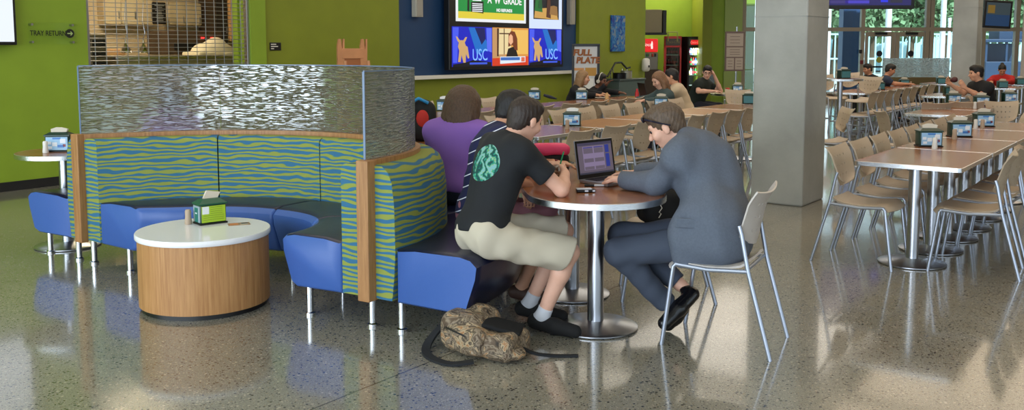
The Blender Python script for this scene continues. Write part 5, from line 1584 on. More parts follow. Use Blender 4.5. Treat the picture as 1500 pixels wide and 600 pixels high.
# ------------------------------------------------------------------ people
SKIN = mat('skin', (214, 160, 130), 0.5, vary=0.06, vscale=20)
SKINP = mat('skin_pale', (224, 174, 150), 0.5, vary=0.06, vscale=20)
SKIND = mat('skin_dark', (118, 76, 56), 0.5, vary=0.06, vscale=20)
SKINB = mat('skin_tan', (190, 134, 104), 0.5, vary=0.06, vscale=20)
def hairm(name, c): return mat(name, c, 0.5, bump=0.5, bscale=40, aniso=(6, 6, 1.2), vary=0.35, vscale=30)
H_DARK = hairm('hair_dark_brown', (48, 36, 30)); H_BLACK = hairm('hair_black', (24, 20, 20)); H_BROWN = hairm('hair_brown', (84, 62, 46)); H_MID = hairm('hair_mid_brown', (92, 74, 58)); H_BLOND = hairm('hair_blonde', (150, 116, 80))
BLACKS = mat('black_cotton', (24, 26, 30), 0.85)
def V3(*a): return Vector(a)
def folds(amp=0.004, s=26, seed=0):
    r = np.random.RandomState(seed)
    ds = r.randn(4, 3); ds /= np.linalg.norm(ds, axis=1)[:, None]; ph = r.rand(4) * 6
    def f(P):
        w = np.sin(P @ (ds[0] * s * 0.35) + ph[0]) * 1.5
        a = np.sin(P @ (ds[1] * s) + ph[1] + w) + 0.7 * np.sin(P @ (ds[2] * s * 1.7) + ph[2] + 2 * w) + 0.5 * np.sin(P @ (ds[3] * s * 2.6) + ph[3] - w)
        return amp * a * 0.6
    return f
def strands(amp=0.0014):
    def f(P):
        return amp * (np.sin(P[:, 0] * 300 + 3 * np.sin(P[:, 2] * 30)) + np.sin(P[:, 1] * 260 + 3 * np.sin(P[:, 2] * 26 + 1)) + 0.8 * np.sin(P[:, 2] * 90 + P[:, 0] * 60))
    return f
def hand_prims(w, d, n, side, curl=0.35, s=1.0, spread=0.08):
    """w wrist, d finger direction, n palm direction, side +-1 thumb side along d x n"""
    d = Vector(d).normalized(); n = Vector(n); n = (n - d * n.dot(d)).normalized(); sd = d.cross(n)
    out = [rbox(w + d * 0.048 * s, (0.038 * s, 0.046 * s, 0.014 * s), np.array([tuple(sd), tuple(d), tuple(n)]), rd=0.013 * s, k=0.02)]
    for i in range(4):
        off = (-0.029 + 0.0195 * i) * s * side * -1
        L_ = (0.07, 0.078, 0.072, 0.056)[i] * s
        p = w + d * 0.088 * s + sd * off * -1 * 1.0
        dr = (d + sd * (0.03 - 0.02 * i) * side * 1.0).normalized()
        r0 = (0.0088, 0.009, 0.0086, 0.0076)[i] * s
        th = curl * 0.6 + 0.05 * i
        for k, fr in enumerate((0.45, 0.3, 0.25)):
            c_, s_ = math.cos(th), math.sin(th)
            q = p + (dr * c_ + n * s_) * L_ * fr
            out.append(cap(p, q, r0, r0 * 0.9, k=0.004)); p = q; r0 *= 0.9; th += curl * (1.1 if k == 0 else 0.8)
    tb = w + d * 0.025 * s + sd * side * 0.03 * s
    t1 = tb + (d * 0.62 + sd * side * 0.68 + n * 0.35).normalized() * 0.042 * s
    t2 = t1 + (d * 0.9 + sd * side * 0.25 + n * 0.3).normalized() * 0.034 * s
    out += [cap(tb, t1, 0.0135 * s, 0.0105 * s, k=0.012), cap(t1, t2, 0.0105 * s, 0.0085 * s, k=0.004)]
    return out
def person(label, J, shirt, pants, hair, skin=SKIN, res=0.007, shoes=BLACKP, sleeve='short', leg='long', style='short', g_shirt=0.014, extras=None, neckcut=0.0, seed=1, hem=0.03, facial=True, coat=False, female=False):
    """J holds the joints; every named piece is one continuous surface"""
    pel, neck, head = J['pel'], J['neck'], J['head']
    root = empty('person', (pel.x, pel.y, 0), 0, label, 'person')
    up = (neck - pel).normalized()
    rt_ = (J['shR'] - J['shL']).normalized()
    fw = up.cross(rt_).normalized(); rt_ = fw.cross(up)
    T = np.array([tuple(rt_), tuple(fw), tuple(up)])
    L = (neck - pel).length
    w = 0.92 if female else 1.0
    def torso(g, k=0.06):
        return [ell(pel + up * 0.02, (0.165 * w + g, 0.115 + g, 0.115 + g), T, k), ell(pel + up * L * 0.36, (0.138 * w + g, 0.102 + g, 0.15), T, k),
                ell(pel + up * L * 0.68, (0.162 * w + g, 0.112 + g, 0.17), T, k), cap(neck - up * 0.075 - rt_ * 0.11 * w, neck - up * 0.075 + rt_ * 0.11 * w, 0.066 + g, k=k),
                cap(J['shR'], neck - up * 0.03, 0.054 + g, 0.05 + g, k=0.05), cap(J['shL'], neck - up * 0.03, 0.054 + g, 0.05 + g, k=0.05)]
    Hf = Vector(J['hf']).normalized()
    hu0 = Vector(J.get('hu', (head - neck).normalized() * 0.4 + V3(0, 0, 1)))
    Hu = (hu0 - Hf * hu0.dot(Hf)).normalized(); Hr = Hf.cross(Hu)
    HM = np.array([tuple(Hr), tuple(Hf), tuple(Hu)])
    def hp(a, b, c): return head + Hr * a + Hf * b + Hu * c
    body = torso(0)
    body += [cap(neck - up * 0.03, hp(0, -0.02, -0.05), 0.058, 0.05, k=0.03)]
    body += [ell(hp(0, -0.012, 0.03), (0.074, 0.095, 0.086), HM, 0.02), ell(hp(0, 0.03, -0.035), (0.056, 0.06, 0.075), HM, 0.03), ell(hp(0, 0.055, -0.085), (0.028, 0.025, 0.022), HM, 0.03),
             cap(hp(0, 0.085, 0.012), hp(0, 0.108, -0.028), 0.008, 0.0135, k=0.014), cap(hp(-0.035, 0.078, 0.03), hp(0.035, 0.078, 0.03), 0.012, k=0.02),
             ell(hp(0, 0.086, -0.057), (0.024, 0.01, 0.008), HM, 0.01)]
    for s in (-1, 1):
        body += [ell(hp(s * 0.078, -0.002, -0.008), (0.009, 0.02, 0.031), HM, 0.008), ell(hp(s * 0.042, 0.068, -0.025), (0.02, 0.02, 0.02), HM, 0.03)]
        body.append(ell(hp(s * 0.031, 0.096, 0.008), (0.014, 0.008, 0.009), HM, 0.008, op='sub'))
    limbs = []
    for S in 'RL':
        sh, el_, wr = J['sh' + S], J['el' + S], J['wr' + S]
        hd = Vector(J.get('hd' + S, (wr - el_))).normalized(); hn = Vector(J.get('hn' + S, (0, 0, -1)))
        body += [cap(sh, el_, 0.047, 0.037, k=0.03), cap(el_, el_.lerp(wr, 0.35), 0.039, 0.038, k=0.02), cap(el_.lerp(wr, 0.35), wr, 0.038, 0.025, k=0.02)]
        th_side = (1 if S == 'R' else -1) * (-1)
        body += hand_prims(wr, hd, hn, th_side, J.get('curl', 0.35))
        hip, kn, an, to = J['hip' + S], J['kn' + S], J['an' + S], J['to' + S]
        fd = (to - an); fdn = fd.normalized()
        heel = J.get('he' + S, an + V3(0, 0, -0.035) - V3(fdn.x, fdn.y, 0) * 0.05)
        body += [cap(hip, kn, 0.08, 0.056, k=0.04), cap(kn, kn.lerp(an, 0.32), 0.05, 0.051, k=0.02), cap(kn.lerp(an, 0.32), an, 0.051, 0.034, k=0.02), cap(heel, to, 0.03, 0.024, k=0.02), cap(an, heel, 0.032, 0.03, k=0.02)]
    hold(blend_mesh('body', body, res, skin, root))
    # clothes
    sp = torso(g_shirt)
    hemp = pel - up * hem
    for p in sp: p['cut'] = ((hemp, -up),)
    lowf = [(hemp, -up)]
    sl = {'short': 0.62, 'long': 1.0, 'half': 0.95}[sleeve]
    for S in 'RL':
        sh, el_, wr = J['sh' + S], J['el' + S], J['wr' + S]
        d = (el_ - sh).normalized()
        if sleeve == 'long':
            sp += [cap(sh, el_, 0.058 + g_shirt * 0.6, 0.047 + g_shirt * 0.6, k=0.03), cap(el_, wr, 0.048 + g_shirt * 0.6, 0.033 + g_shirt * 0.6, k=0.03, cut=((el_.lerp(wr, 0.98), wr - el_),))]
        else:
            sp += [cap(sh, sh.lerp(el_, sl), 0.058 + g_shirt * 0.5, 0.063, k=0.03, cut=((sh.lerp(el_, sl), d),))]
    if coat:
        for s in (-1, 1):
            hh = J['hipR'] if s > 0 else J['hipL']
            sp.append(ell(hh + V3(0, 0, 0.0) - fw * 0.02, (0.14, 0.145, 0.15), T, 0.06))
        sp.append(cap(neck - rt_ * 0.045 + up * 0.02, neck + rt_ * 0.045 + up * 0.02, 0.036, k=0.02))
        for p in sp[:6]: p['cut'] = ()
        sp += J.get('coat_extra', [])
        zc = J.get('coatz', 0.47)
        for p in sp: 
            if p['t'] == 'ell': p['cut'] = tuple(p['cut']) + ((V3(0, 0, zc), V3(0, 0, -1)),)
    top_ = hold(blend_mesh('suit_jacket' if coat else 'shirt', sp, res, shirt, root, folds(0.0045 if not coat else 0.009, 24 if not coat else 19, seed)))
    pp = [ell(pel + up * 0.0, (0.176 * w, 0.128, 0.115), T, 0.05, cut=((pel + up * 0.09, up),))]
    for S in 'RL':
        hip, kn, an = J['hip' + S], J['kn' + S], J['an' + S]
        if leg == 'long':
            pp += [cap(hip, kn, 0.095, 0.075, k=0.04), cap(kn, an, 0.076, 0.055, k=0.03, cut=((an + (kn - an) * 0.04, an - kn),))]
        else:
            e_ = J.get('shorts', 0.93); q = hip.lerp(kn, e_)
            q2 = q + V3(0, 0, -0.012)
            pp += [cap(hip, q2 + (kn - hip).normalized() * 0.12, 0.096, 0.1, k=0.04, cut=((q + (kn - hip).normalized() * 0.05, (kn - hip).normalized() + V3(0, 0, -0.25)),))]
    hold(blend_mesh('shorts' if leg == 'short' else 'trousers', pp, res, pants, root, folds(0.010 if leg == 'short' else 0.0055, 26, seed + 3)))
    for S in 'RL':
        an, to, kn = J['an' + S], J['to' + S], J['kn' + S]
        fd = (to - an).normalized()
        heel = J.get('he' + S, an + V3(0, 0, -0.035) - V3(fd.x, fd.y, 0) * 0.05)
        ax_ = (to - heel).normalized()
        cuts = ((V3(0, 0, 0.004), V3(0, 0, -1)),)
        sh_ = [cap(heel, heel.lerp(to, 0.5), 0.04, 0.043, k=0.03, cut=cuts), cap(heel.lerp(to, 0.5), to, 0.043, 0.036, k=0.02, cut=cuts)]
        q = an.lerp(heel, 0.6)
        sh_ += [ell(q, (0.042, 0.042, 0.03), None, 0.02, cut=cuts)]
        so_ = hold(blend_mesh('shoe', sh_, res, shoes, root))
        if leg == 'short' and J.get('socks', True):
            so2 = hold(blend_mesh('sock', [cap(an + (kn - an) * 0.14, an, 0.041, 0.038, k=0.01, cut=((an + (kn - an) * 0.14, kn - an),)), cap(an, heel, 0.038, 0.036, k=0.02)], res, mat('white_sock', (206, 208, 216), 0.85), root))
    # hair
    N_ = (Hf * 0.757 - Hu * 0.653)
    if style == 'short':
        hr = [ell(hp(0, -0.014, 0.034), (0.079, 0.1005, 0.091), HM, 0.01, cut=((hp(0, 0.042, 0.004), N_),)), ell(hp(0, -0.048, -0.025), (0.062, 0.051, 0.062), HM, 0.02, cut=((hp(0, -0.03, 0), Hf),)), ell(hp(0, 0.03, 0.085), (0.062, 0.06, 0.036), HM, 0.03, cut=((hp(0, 0.085, 0.05), Hf - Hu * 0.6),))]
    elif style == 'bob':
        q_ = J.get('hs', 1.0)
        hr = [ell(hp(0, -0.014, 0.034), (0.095 * q_, 0.112 * q_, 0.1 * q_), HM, 0.03, cut=((hp(0, 0.055, 0.02), Hf * 0.85 - Hu * 0.5),)), ell(hp(0, -0.045, -0.055), (0.112 * q_, 0.088 * q_, 0.15 * q_), HM, 0.05, cut=((hp(0, 0.02, 0), Hf), (hp(0, 0, -0.135), V3(0, 0, -1))))]
    elif style == 'long':
        hr = [ell(hp(0, -0.014, 0.034), (0.088, 0.106, 0.094), HM, 0.02, cut=((hp(0, 0.05, 0.025), Hf * 0.85 - Hu * 0.5),)), ell(hp(0, -0.04, -0.06), (0.09, 0.075, 0.12), HM, 0.05, cut=((hp(0, 0.015, 0), Hf),))]
        for s in (-1, 1): hr.append(cap(hp(s * 0.07, -0.02, -0.05), neck + rt_ * s * 0.1 - up * 0.12 + fw * 0.04, 0.035, 0.02, k=0.04))
        hr.append(cap(hp(0, -0.06, -0.08), neck - fw * 0.1 - up * 0.16, 0.06, 0.035, k=0.05))
    elif style == 'bun':
        hr = [ell(hp(0, -0.014, 0.036), (0.08, 0.101, 0.092), HM, 0.01, cut=((hp(0, 0.04, 0.012), N_),)), ell(hp(0, -0.07, 0.105), (0.038, 0.038, 0.038), HM, 0.01)]
    hold(blend_mesh('hair', hr, res * 0.8, hair, root, strands()))
    if facial:
        for s in (-1, 1):
            bm = bmesh.new(); bmesh.ops.create_icosphere(bm, subdivisions=2, radius=0.0105)
            e_ = obj('eye', bm, mat('eye_dark', (40, 30, 26), 0.2), root, True, loc=hp(s * 0.031, 0.0825, 0.008)); hold(e_)
            hold(blend_mesh('eyebrow', [cap(hp(s * 0.016, 0.09, 0.028), hp(s * 0.048, 0.08, 0.03), 0.0045, 0.003)], 0.003, hair, root))
        hold(blend_mesh('lips', [ell(hp(0, 0.0915, -0.056), (0.022, 0.007, 0.004), HM, 0.004), ell(hp(0, 0.0905, -0.063), (0.018, 0.007, 0.005), HM, 0.004)], 0.003, mat('lips', (168, 96, 88), 0.4), root))
    return root, dict(hp=hp, up=up, rt=rt_, fw=fw, T=T, HM=HM, shirt=top_)

def seat_pose(px, py, D, f, look=None, seat=0.455, armz=0.79, reach=1.0, female=False):
    """sitting figure whose head stands at the given place; f body direction (x, y)"""
    head = atY(px, py, D)
    f = V3(f[0], f[1], 0).normalized(); r = V3(f.y, -f.x, 0)
    lk = V3(*look).normalized() if look else (f + V3(0, 0, -0.3)).normalized()
    neck = head - f * 0.06 - V3(0, 0, 0.16)
    pz = seat + 0.1
    L = max(0.33, min(0.54, (neck.z - pz) / 0.92))
    c = max(0.6, min(1.0, (neck.z - pz) / L)); s = math.sqrt(max(0, 1 - c * c))
    if neck.z - pz > L: L = neck.z - pz
    pel = V3(neck.x, neck.y, 0) - f * L * s; pel.z = pz
    up = (neck - pel).normalized()
    k_ = 0.92 if female else 1
    J = dict(pel=pel, neck=neck, head=head, hf=lk)
    for S, sg in (('R', 1), ('L', -1)):
        J['sh' + S] = neck - up * 0.055 + r * sg * 0.185 * k_
        J['el' + S] = J['sh' + S] + r * sg * 0.05 + f * 0.14; J['el' + S].z = max(armz, J['sh' + S].z - 0.26)
        J['wr' + S] = J['el' + S] + f * 0.23 * reach - r * sg * 0.07; J['wr' + S].z = armz
        J['hip' + S] = pel + r * sg * 0.09 - V3(0, 0, 0.01)
        J['kn' + S] = J['hip' + S] + f * 0.42 + r * sg * 0.03; J['kn' + S].z = 0.51
        J['an' + S] = V3(J['kn' + S].x, J['kn' + S].y, 0.09) + f * 0.0
        J['to' + S] = J['an' + S] + f * 0.16; J['to' + S].z = 0.035
    return J

# boy in the wave T-shirt
J = dict(pel=V3(-0.16, 4.79, 0.575), neck=V3(-0.025, 4.94, 1.04), head=V3(0.068, 4.99, 1.15), hf=(0.70, 0.62, -0.34), hu=(0.35, 0.2, 1),
         shR=V3(0.05, 4.79, 0.995), shL=V3(-0.11, 5.10, 1.0), elR=V3(0.262, 4.84, 0.79), wrR=V3(0.295, 5.05, 0.845), elL=V3(0.02, 5.30, 0.82), wrL=V3(0.20, 5.21, 0.86),
         hdR=(-0.25, 0.9, 0.1), hnR=(-0.9, -0.1, -0.1), hdL=(0.85, -0.4, 0.1), hnL=(0.2, -0.8, -0.3), curl=0.75,
         hipR=V3(-0.115, 4.71, 0.555), hipL=V3(-0.19, 4.87, 0.56), knR=V3(0.305, 4.83, 0.455), knL=V3(0.29, 5.10, 0.515),
         anR=V3(0.165, 4.87, 0.095), anL=V3(0.10, 5.12, 0.095), toR=V3(0.335, 4.79, 0.035), toL=V3(0.28, 5.07, 0.035), shorts=0.84)
def wave_shirt():
    m = bpy.data.materials.new('black_shirt_wave_print'); m.use_nodes = True
    nt = m.node_tree; L = nt.links; b = nt.nodes['Principled BSDF']; b.inputs['Roughness'].default_value = 0.85
    tc = nt.nodes.new('ShaderNodeTexCoord')
    # object space: print disc centred on the left shoulder blade
    def disc(cn, r):
        s = nt.nodes.new('ShaderNodeVectorMath'); s.operation = 'SUBTRACT'; L.new(tc.outputs['Object'], s.inputs[0]); s.inputs[1].default_value = cn
        ln = nt.nodes.new('ShaderNodeVectorMath'); ln.operation = 'LENGTH'; L.new(s.outputs[0], ln.inputs[0])
        lt = nt.nodes.new('ShaderNodeMath'); lt.operation = 'LESS_THAN'; L.new(ln.outputs['Value'], lt.inputs[0]); lt.inputs[1].default_value = r
        return lt
    d = disc(PRINT_C, 0.105)
    n = nt.nodes.new('ShaderNodeTexWave'); n.inputs['Scale'].default_value = 7; n.inputs['Distortion'].default_value = 12; n.inputs['Detail'].default_value = 3; n.inputs['Detail Scale'].default_value = 2
    L.new(tc.outputs['Object'], n.inputs['Vector'])
    r = nt.nodes.new('ShaderNodeValToRGB'); cr = r.color_ramp
    cr.elements[0].position = 0.1; cr.elements[0].color = lin((10, 70, 66)); cr.elements[1].position = 0.95; cr.elements[1].color = lin((120, 170, 172))
    for p, c in ((0.4, (28, 130, 112)), (0.62, (60, 160, 130)), (0.75, (150, 160, 60)), (0.85, (110, 180, 180))):
        e = cr.elements.new(p); e.color = lin(c)
    L.new(n.outputs['Fac'], r.inputs[0])
    mx = nt.nodes.new('ShaderNodeMix'); mx.data_type = 'RGBA'; L.new(d.outputs[0], mx.inputs[0]); mx.inputs[6].default_value = lin((22, 25, 30)); L.new(r.outputs[0], mx.inputs[7])
    L.new(mx.outputs[2], b.inputs['Base Color'])
    return m
PRINT_C = (-0.13, 4.82, 0.93)
KHAKI = mat('khaki_cotton', (196, 186, 166), 0.85)
b1, B1 = person('person in a black T-shirt with a green wave print, nearest on the bench', J, wave_shirt(), KHAKI, H_DARK, SKINP, 0.0065, mat('black_suede', (20, 20, 22), 0.85), 'short', 'short', 'short', seed=4, g_shirt=0.02)
bm = bmesh.new()
# boy in the striped navy shirt
def striped():
    m = bpy.data.materials.new('navy_striped_cotton'); m.use_nodes = True
    nt = m.node_tree; L = nt.links; b = nt.nodes['Principled BSDF']; b.inputs['Roughness'].default_value = 0.85
    tc = nt.nodes.new('ShaderNodeTexCoord'); mp = nt.nodes.new('ShaderNodeMapping'); mp.inputs['Rotation'].default_value = (0.1, 0.42, 0)
    w = nt.nodes.new('ShaderNodeTexWave'); w.bands_direction = 'Z'; w.inputs['Scale'].default_value = 5.6
    r = nt.nodes.new('ShaderNodeValToRGB'); r.color_ramp.interpolation = 'CONSTANT'; r.color_ramp.elements[0].color = lin((24, 30, 72)); r.color_ramp.elements[1].position = 0.975; r.color_ramp.elements[1].color = lin((220, 224, 236))
    L.new(tc.outputs['Object'], mp.inputs[0]); L.new(mp.outputs[0], w.inputs['Vector']); L.new(w.outputs['Fac'], r.inputs[0]); L.new(r.outputs[0], b.inputs['Base Color'])
    return m
bm.free()
J = dict(pel=V3(-0.20, 5.36, 0.575), neck=V3(-0.085, 5.47, 1.055), head=V3(0.0, 5.52, 1.165), hf=(0.9, 0.35, -0.3), hu=(0.3, 0.1, 1),
         shR=V3(-0.02, 5.30, 1.0), shL=V3(-0.12, 5.65, 1.0), elR=V3(-0.02, 5.16, 0.79), wrR=V3(0.085, 5.23, 0.77), elL=V3(0.08, 5.80, 0.80), wrL=V3(0.25, 5.66, 0.83),
         hdR=(0.15, -0.05, -1), hnR=(-0.3, 0.9, 0), hdL=(0.9, -0.3, 0.0), hnL=(0, 0, -1), curl=0.3,
         hipR=V3(-0.17, 5.28, 0.555), hipL=V3(-0.2, 5.45, 0.555), knR=V3(0.22, 5.38, 0.54), knL=V3(0.22, 5.62, 0.53),
         anR=V3(0.06, 5.50, 0.09), anL=V3(0.1, 5.8, 0.09), toR=V3(0.2, 5.46, 0.035), toL=V3(0.24, 5.78, 0.035), shorts=0.9, socks=False)
person('person in a white-striped navy shirt and mauve shorts, half hidden on the bench', J, striped(), mat('mauve_cotton', (156, 104, 116), 0.85), H_BLACK, SKIN, 0.009, mat('brown_leather', (70, 48, 38), 0.6), 'short', 'short', 'short', seed=9, g_shirt=0.02)
# person in purple, back turned
PURP = mat('purple_cotton', (140, 100, 190), 0.85)
J = dict(hs=1.22, pel=V3(-0.42, 6.28, 0.575), neck=V3(-0.375, 6.36, 1.02), head=V3(-0.335, 6.42, 1.12), hf=(0.3, 0.85, -0.35), hu=(0.1, 0.3, 1),
         shR=V3(-0.215, 6.28, 0.955), shL=V3(-0.54, 6.42, 0.955), elR=V3(-0.12, 6.42, 0.76), wrR=V3(0.02, 6.52, 0.78), elL=V3(-0.56, 6.56, 0.74), wrL=V3(-0.40, 6.68, 0.70),
         hipR=V3(-0.34, 6.26, 0.555), hipL=V3(-0.50, 6.33, 0.555), knR=V3(-0.1, 6.62, 0.53), knL=V3(-0.3, 6.72, 0.53), anR=V3(-0.05, 6.68, 0.09), anL=V3(-0.25, 6.78, 0.09), toR=V3(0.03, 6.8, 0.035), toL=V3(-0.17, 6.9, 0.035))
person('person in a purple T-shirt with a brown bob, back turned to us', J, PURP, mat('dark_denim', (40, 46, 66), 0.85), H_BROWN, SKIN, 0.008, BLACKP, 'short', 'long', 'bob', seed=5, g_shirt=0.03)
# suited man
SUIT = mat('blue_grey_wool', (92, 100, 114), 0.85, bump=0.25, bscale=260, vary=0.08, vscale=90)
J = dict(pel=V3(1.09, 4.79, 0.565), neck=V3(0.96, 4.93, 1.05), head=V3(0.835, 4.965, 1.12), hf=(-0.80, 0.26, -0.46), hu=(-0.5, 0.05, 1), coatz=0.425, coat_extra=[ell((1.04, 4.73, 0.60), (0.20, 0.17, 0.24), None, 0.06), ell((0.90, 4.69, 0.55), (0.085, 0.075, 0.17), None, 0.06), ell((1.13, 4.86, 0.62), (0.15, 0.17, 0.24), None, 0.06), ell((1.06, 4.93, 0.86), (0.17, 0.17, 0.2), None, 0.08)],
         shR=V3(1.08, 5.07, 0.985), shL=V3(0.865, 4.79, 0.965), elL=V3(0.775, 4.93, 0.81), wrL=V3(0.61, 5.13, 0.803), elR=V3(0.90, 5.28, 0.82), wrR=V3(0.73, 5.36, 0.805),
         hdL=(-0.35, 0.75, -0.04), hnL=(0, 0, -1), hdR=(-0.6, 0.2, 0), hnR=(0, 0, -1), curl=0.3,
         hipL=V3(1.04, 4.71, 0.55), hipR=V3(1.11, 4.88, 0.55), knL=V3(0.575, 4.88, 0.445), knR=V3(0.62, 5.12, 0.48),
         anL=V3(0.86, 4.93, 0.135), heL=V3(0.93, 4.93, 0.12), toL=V3(0.85, 4.90, 0.04), anR=V3(0.93, 5.0, 0.235), heR=V3(0.985, 4.93, 0.20), toR=V3(0.82, 4.84, 0.065))
sm, SM = person('person in a blue-grey suit bent over the laptop, sitting on a pale chair', J, SUIT, mat('grey_wool_trousers', (62, 70, 86), 0.85), H_MID, SKINP, 0.0065, mat('black_polished_leather', (16, 16, 20), 0.2), 'long', 'long', 'short', seed=12, g_shirt=0.026, coat=True)
hp = SM['hp']
bm = bmesh.new(); box(bm, (0.905, 4.60, 0.655), (0.15, 0.012, 0.05), rz=-0.25, bev=0.004)
hold(obj('pocket_flap', bm, SUIT, sm), sm)
# sunglasses pushed up on his head
e = empty('sunglasses', hp(0, 0, 0.1), 0, 'black sunglasses pushed up on the head of the suited man', 'sunglasses')
GL = mat('dark_sunglass', (16, 22, 44), 0.15)
def worldmesh(name, bm, m, root, smooth=True):
    o = obj(name, bm, m, None, smooth); hold(o, root); return o
for s in (-1, 1):
    bm = bmesh.new(); tube(bm, [hp(s * 0.064, 0.078, 0.088), hp(s * 0.084, 0.05, 0.07), hp(s * 0.090, 0.0, 0.028), hp(s * 0.088, -0.035, 0.0)], [0.006, 0.005, 0.004, 0.004], 8); worldmesh('temple', bm, GL, e)

    hold(blend_mesh('lens', [ell(hp(s * 0.035, 0.092, 0.088), (0.03, 0.008, 0.018), SM['HM'])], 0.004, GL, e))
bm = bmesh.new(); tube(bm, [hp(-0.012, 0.098, 0.092), hp(0.012, 0.098, 0.092)], 0.003, 8); worldmesh('bridge', bm, GL, e)

# the blurred sitter behind the screen
J = seat_pose(252, 146, 7.55, (-0.5, 0.8), (-0.3, 0.9, -0.2), seat=0.47, female=True)
person('person in a purple top seen blurred through the left half of the rippled screen', J, PURP, mat('dark_denim', (40, 46, 66), 0.85), H_BLACK, SKIN, 0.014, BLACKP, 'short', 'long', 'bob', seed=8, facial=False)

# people in the back
DKT = mat('dark_top', (26, 26, 30), 0.85)
J = seat_pose(854, 114, 14.9, (0.75, -0.35), (0.9, -0.1, -0.1), female=True)
person('blonde person in a black top seated before the poster stand', J, DKT, mat('dark_denim', (40, 46, 66), 0.85), H_BLOND, SKIN, 0.013, BLACKP, 'long', 'long', 'long', seed=21)
J = seat_pose(880, 118, 15.4, (0.8, -0.45), (0.8, -0.5, -0.15), female=True)
J['wrR'] = J['elR'] + V3(0.12, -0.08, 0.14)
r_, P_ = person('person with white headphones and glasses, seated right of the blonde person', J, DKT, mat('dark_denim', (40, 46, 66), 0.85), H_BLACK, SKIND, 0.013, BLACKP, 'long', 'long', 'short', seed=22)
hp = P_['hp']
e = empty('headphones', hp(0, 0, 0.1), 0, 'white headphones worn by the person right of the blonde person', 'headphones')
bm = bmesh.new(); tube(bm, [hp(0.088 * math.cos(a), 0, -0.01 + 0.145 * math.sin(a)) for a in [PI * k / 12 for k in range(13)]], 0.008, 8); worldmesh('headband', bm, WHITEP, e)
for s in (-1, 1):
    bm = bmesh.new(); cyl(bm, hp(s * 0.082, 0, -0.01), hp(s * 0.105, 0, -0.01), 0.03, n=16); worldmesh('ear_cup', bm, WHITEP, e)
J = seat_pose(965, 117, 13.3, (-0.9, -0.25), (-0.85, -0.35, -0.45), female=True)
person('person with long light brown hair looking down at a black laptop', J, mat('grey_teal_knit', (66, 82, 84), 0.9), mat('dark_denim', (40, 46, 66), 0.85), hairm('hair_light_brown', (134, 98, 70)), SKINP, 0.012, BLACKP, 'long', 'long', 'long', seed=23)
J = seat_pose(984, 112, 14.2, (-0.95, 0.2), (-0.95, 0.3, -0.2))
person('dark-haired person in a cream shirt behind the long-haired one', J, mat('cream_cotton', (206, 186, 158), 0.85), mat('dark_denim', (40, 46, 66), 0.85), H_BLACK, SKIN, 0.012, BLACKP, 'short', 'long', 'short', seed=24, g_shirt=0.03)
J = seat_pose(1036, 106, 15.9, (0.72, -0.5), (-0.15, -0.95, -0.2))
J['elL'] = J['shL'] + V3(0.22, -0.1, 0); J['elL'].z = 0.79; J['wrL'] = J['head'] + V3(0.12, -0.03, -0.06); J['hdL'] = (-0.4, 0.1, 0.9); J['hnL'] = (-1, 0, 0)
J['elR'] = J['shR'] + V3(-0.02, -0.12, -0.2); J['wrR'] = J['elR'] + V3(0.25, -0.02, 0.02); J['wrR'].z = 0.80; J['elR'].z = 0.80
r_, P_ = person('person in a dark green T-shirt and glasses resting his head on his hand', J, mat('dark_green_cotton', (20, 32, 28), 0.85), mat('navy_trousers', (26, 28, 44), 0.85), H_BLACK, SKINP, 0.011, BLACKP, 'short', 'long', 'short', seed=25, g_shirt=0.04)
hp = P_['hp']
e = empty('glasses', hp(0, 0.1, 0), 0, 'dark-rimmed glasses on the person resting his head on his hand', 'glasses')
for s in (-1, 1):
    bm = bmesh.new(); tube(bm, [hp(s * 0.032 + 0.024 * math.cos(a), 0.106, 0.006 + 0.018 * math.sin(a)) for a in [2 * PI * k / 14 for k in range(14)]], 0.003, 6, closed=True); worldmesh('rim', bm, BLACKP, e)
    bm = bmesh.new(); tube(bm, [hp(s * 0.058, 0.1, 0.01), hp(s * 0.082, 0.0, 0.004)], 0.003, 6); worldmesh('temple', bm, BLACKP, e)
J = seat_pose(1271, 101, 20.4, (-0.85, -0.2), (-0.9, -0.2, -0.2))
person('dark-haired person in black facing left, before the left glass door', J, DKT, DKT, H_BLACK, SKINB, 0.014, BLACKP, 'long', 'long', 'short', seed=26)
J = seat_pose(1304, 102, 19.2, (0.85, -0.15), (0.9, -0.2, -0.35), reach=1.3)
person('person in a dark blue T-shirt leaning over the far table', J, mat('slate_blue_cotton', (40, 52, 76), 0.85), mat('dark_denim', (40, 46, 66), 0.85), H_BLACK, SKINB, 0.013, BLACKP, 'short', 'long', 'short', seed=27)
J = seat_pose(1430, 107, 13.9, (-0.95, -0.1), (-0.97, 0.05, -0.12))
J['elR'] = J['shR'] + V3(-0.16, -0.04, 0); J['elR'].z = 0.85; J['elL'] = J['shL'] + V3(-0.12, 0.0, 0); J['elL'].z = 0.82
J['wrL'] = J['elL'] + V3(-0.22, 0.02, 0.12); J['wrR'] = J['elR'] + V3(-0.2, 0.02, 0.13); J['hdL'] = (-0.5, 0, 0.7); J['hnL'] = (0.3, 0.9, 0); J['hdR'] = (-0.5, 0, 0.7); J['hnR'] = (0.3, -0.9, 0); J['curl'] = 0.7
person('person in a black T-shirt facing left and lifting something dark to eat', J, BLACKS, mat('dark_denim', (40, 46, 66), 0.85), H_BLACK, SKIN, 0.0105, BLACKP, 'short', 'long', 'short', seed=28, g_shirt=0.03)
w_ = (J['wrL'] + J['wrR']) / 2 + V3(-0.06, 0, 0.09)
tag(blend_mesh('snack', [ell((0, 0, 0), (0.05, 0.06, 0.035)), ell((0.02, 0.01, 0.02), (0.035, 0.04, 0.03))], 0.008, mat('dark_red_food', (70, 20, 26), 0.6)), 'dark red snack held by the person in black facing left', 'food').location = w_
J = seat_pose(1468, 102, 20.5, (-0.6, -0.75), (-0.3, -0.8, -0.55), female=True)
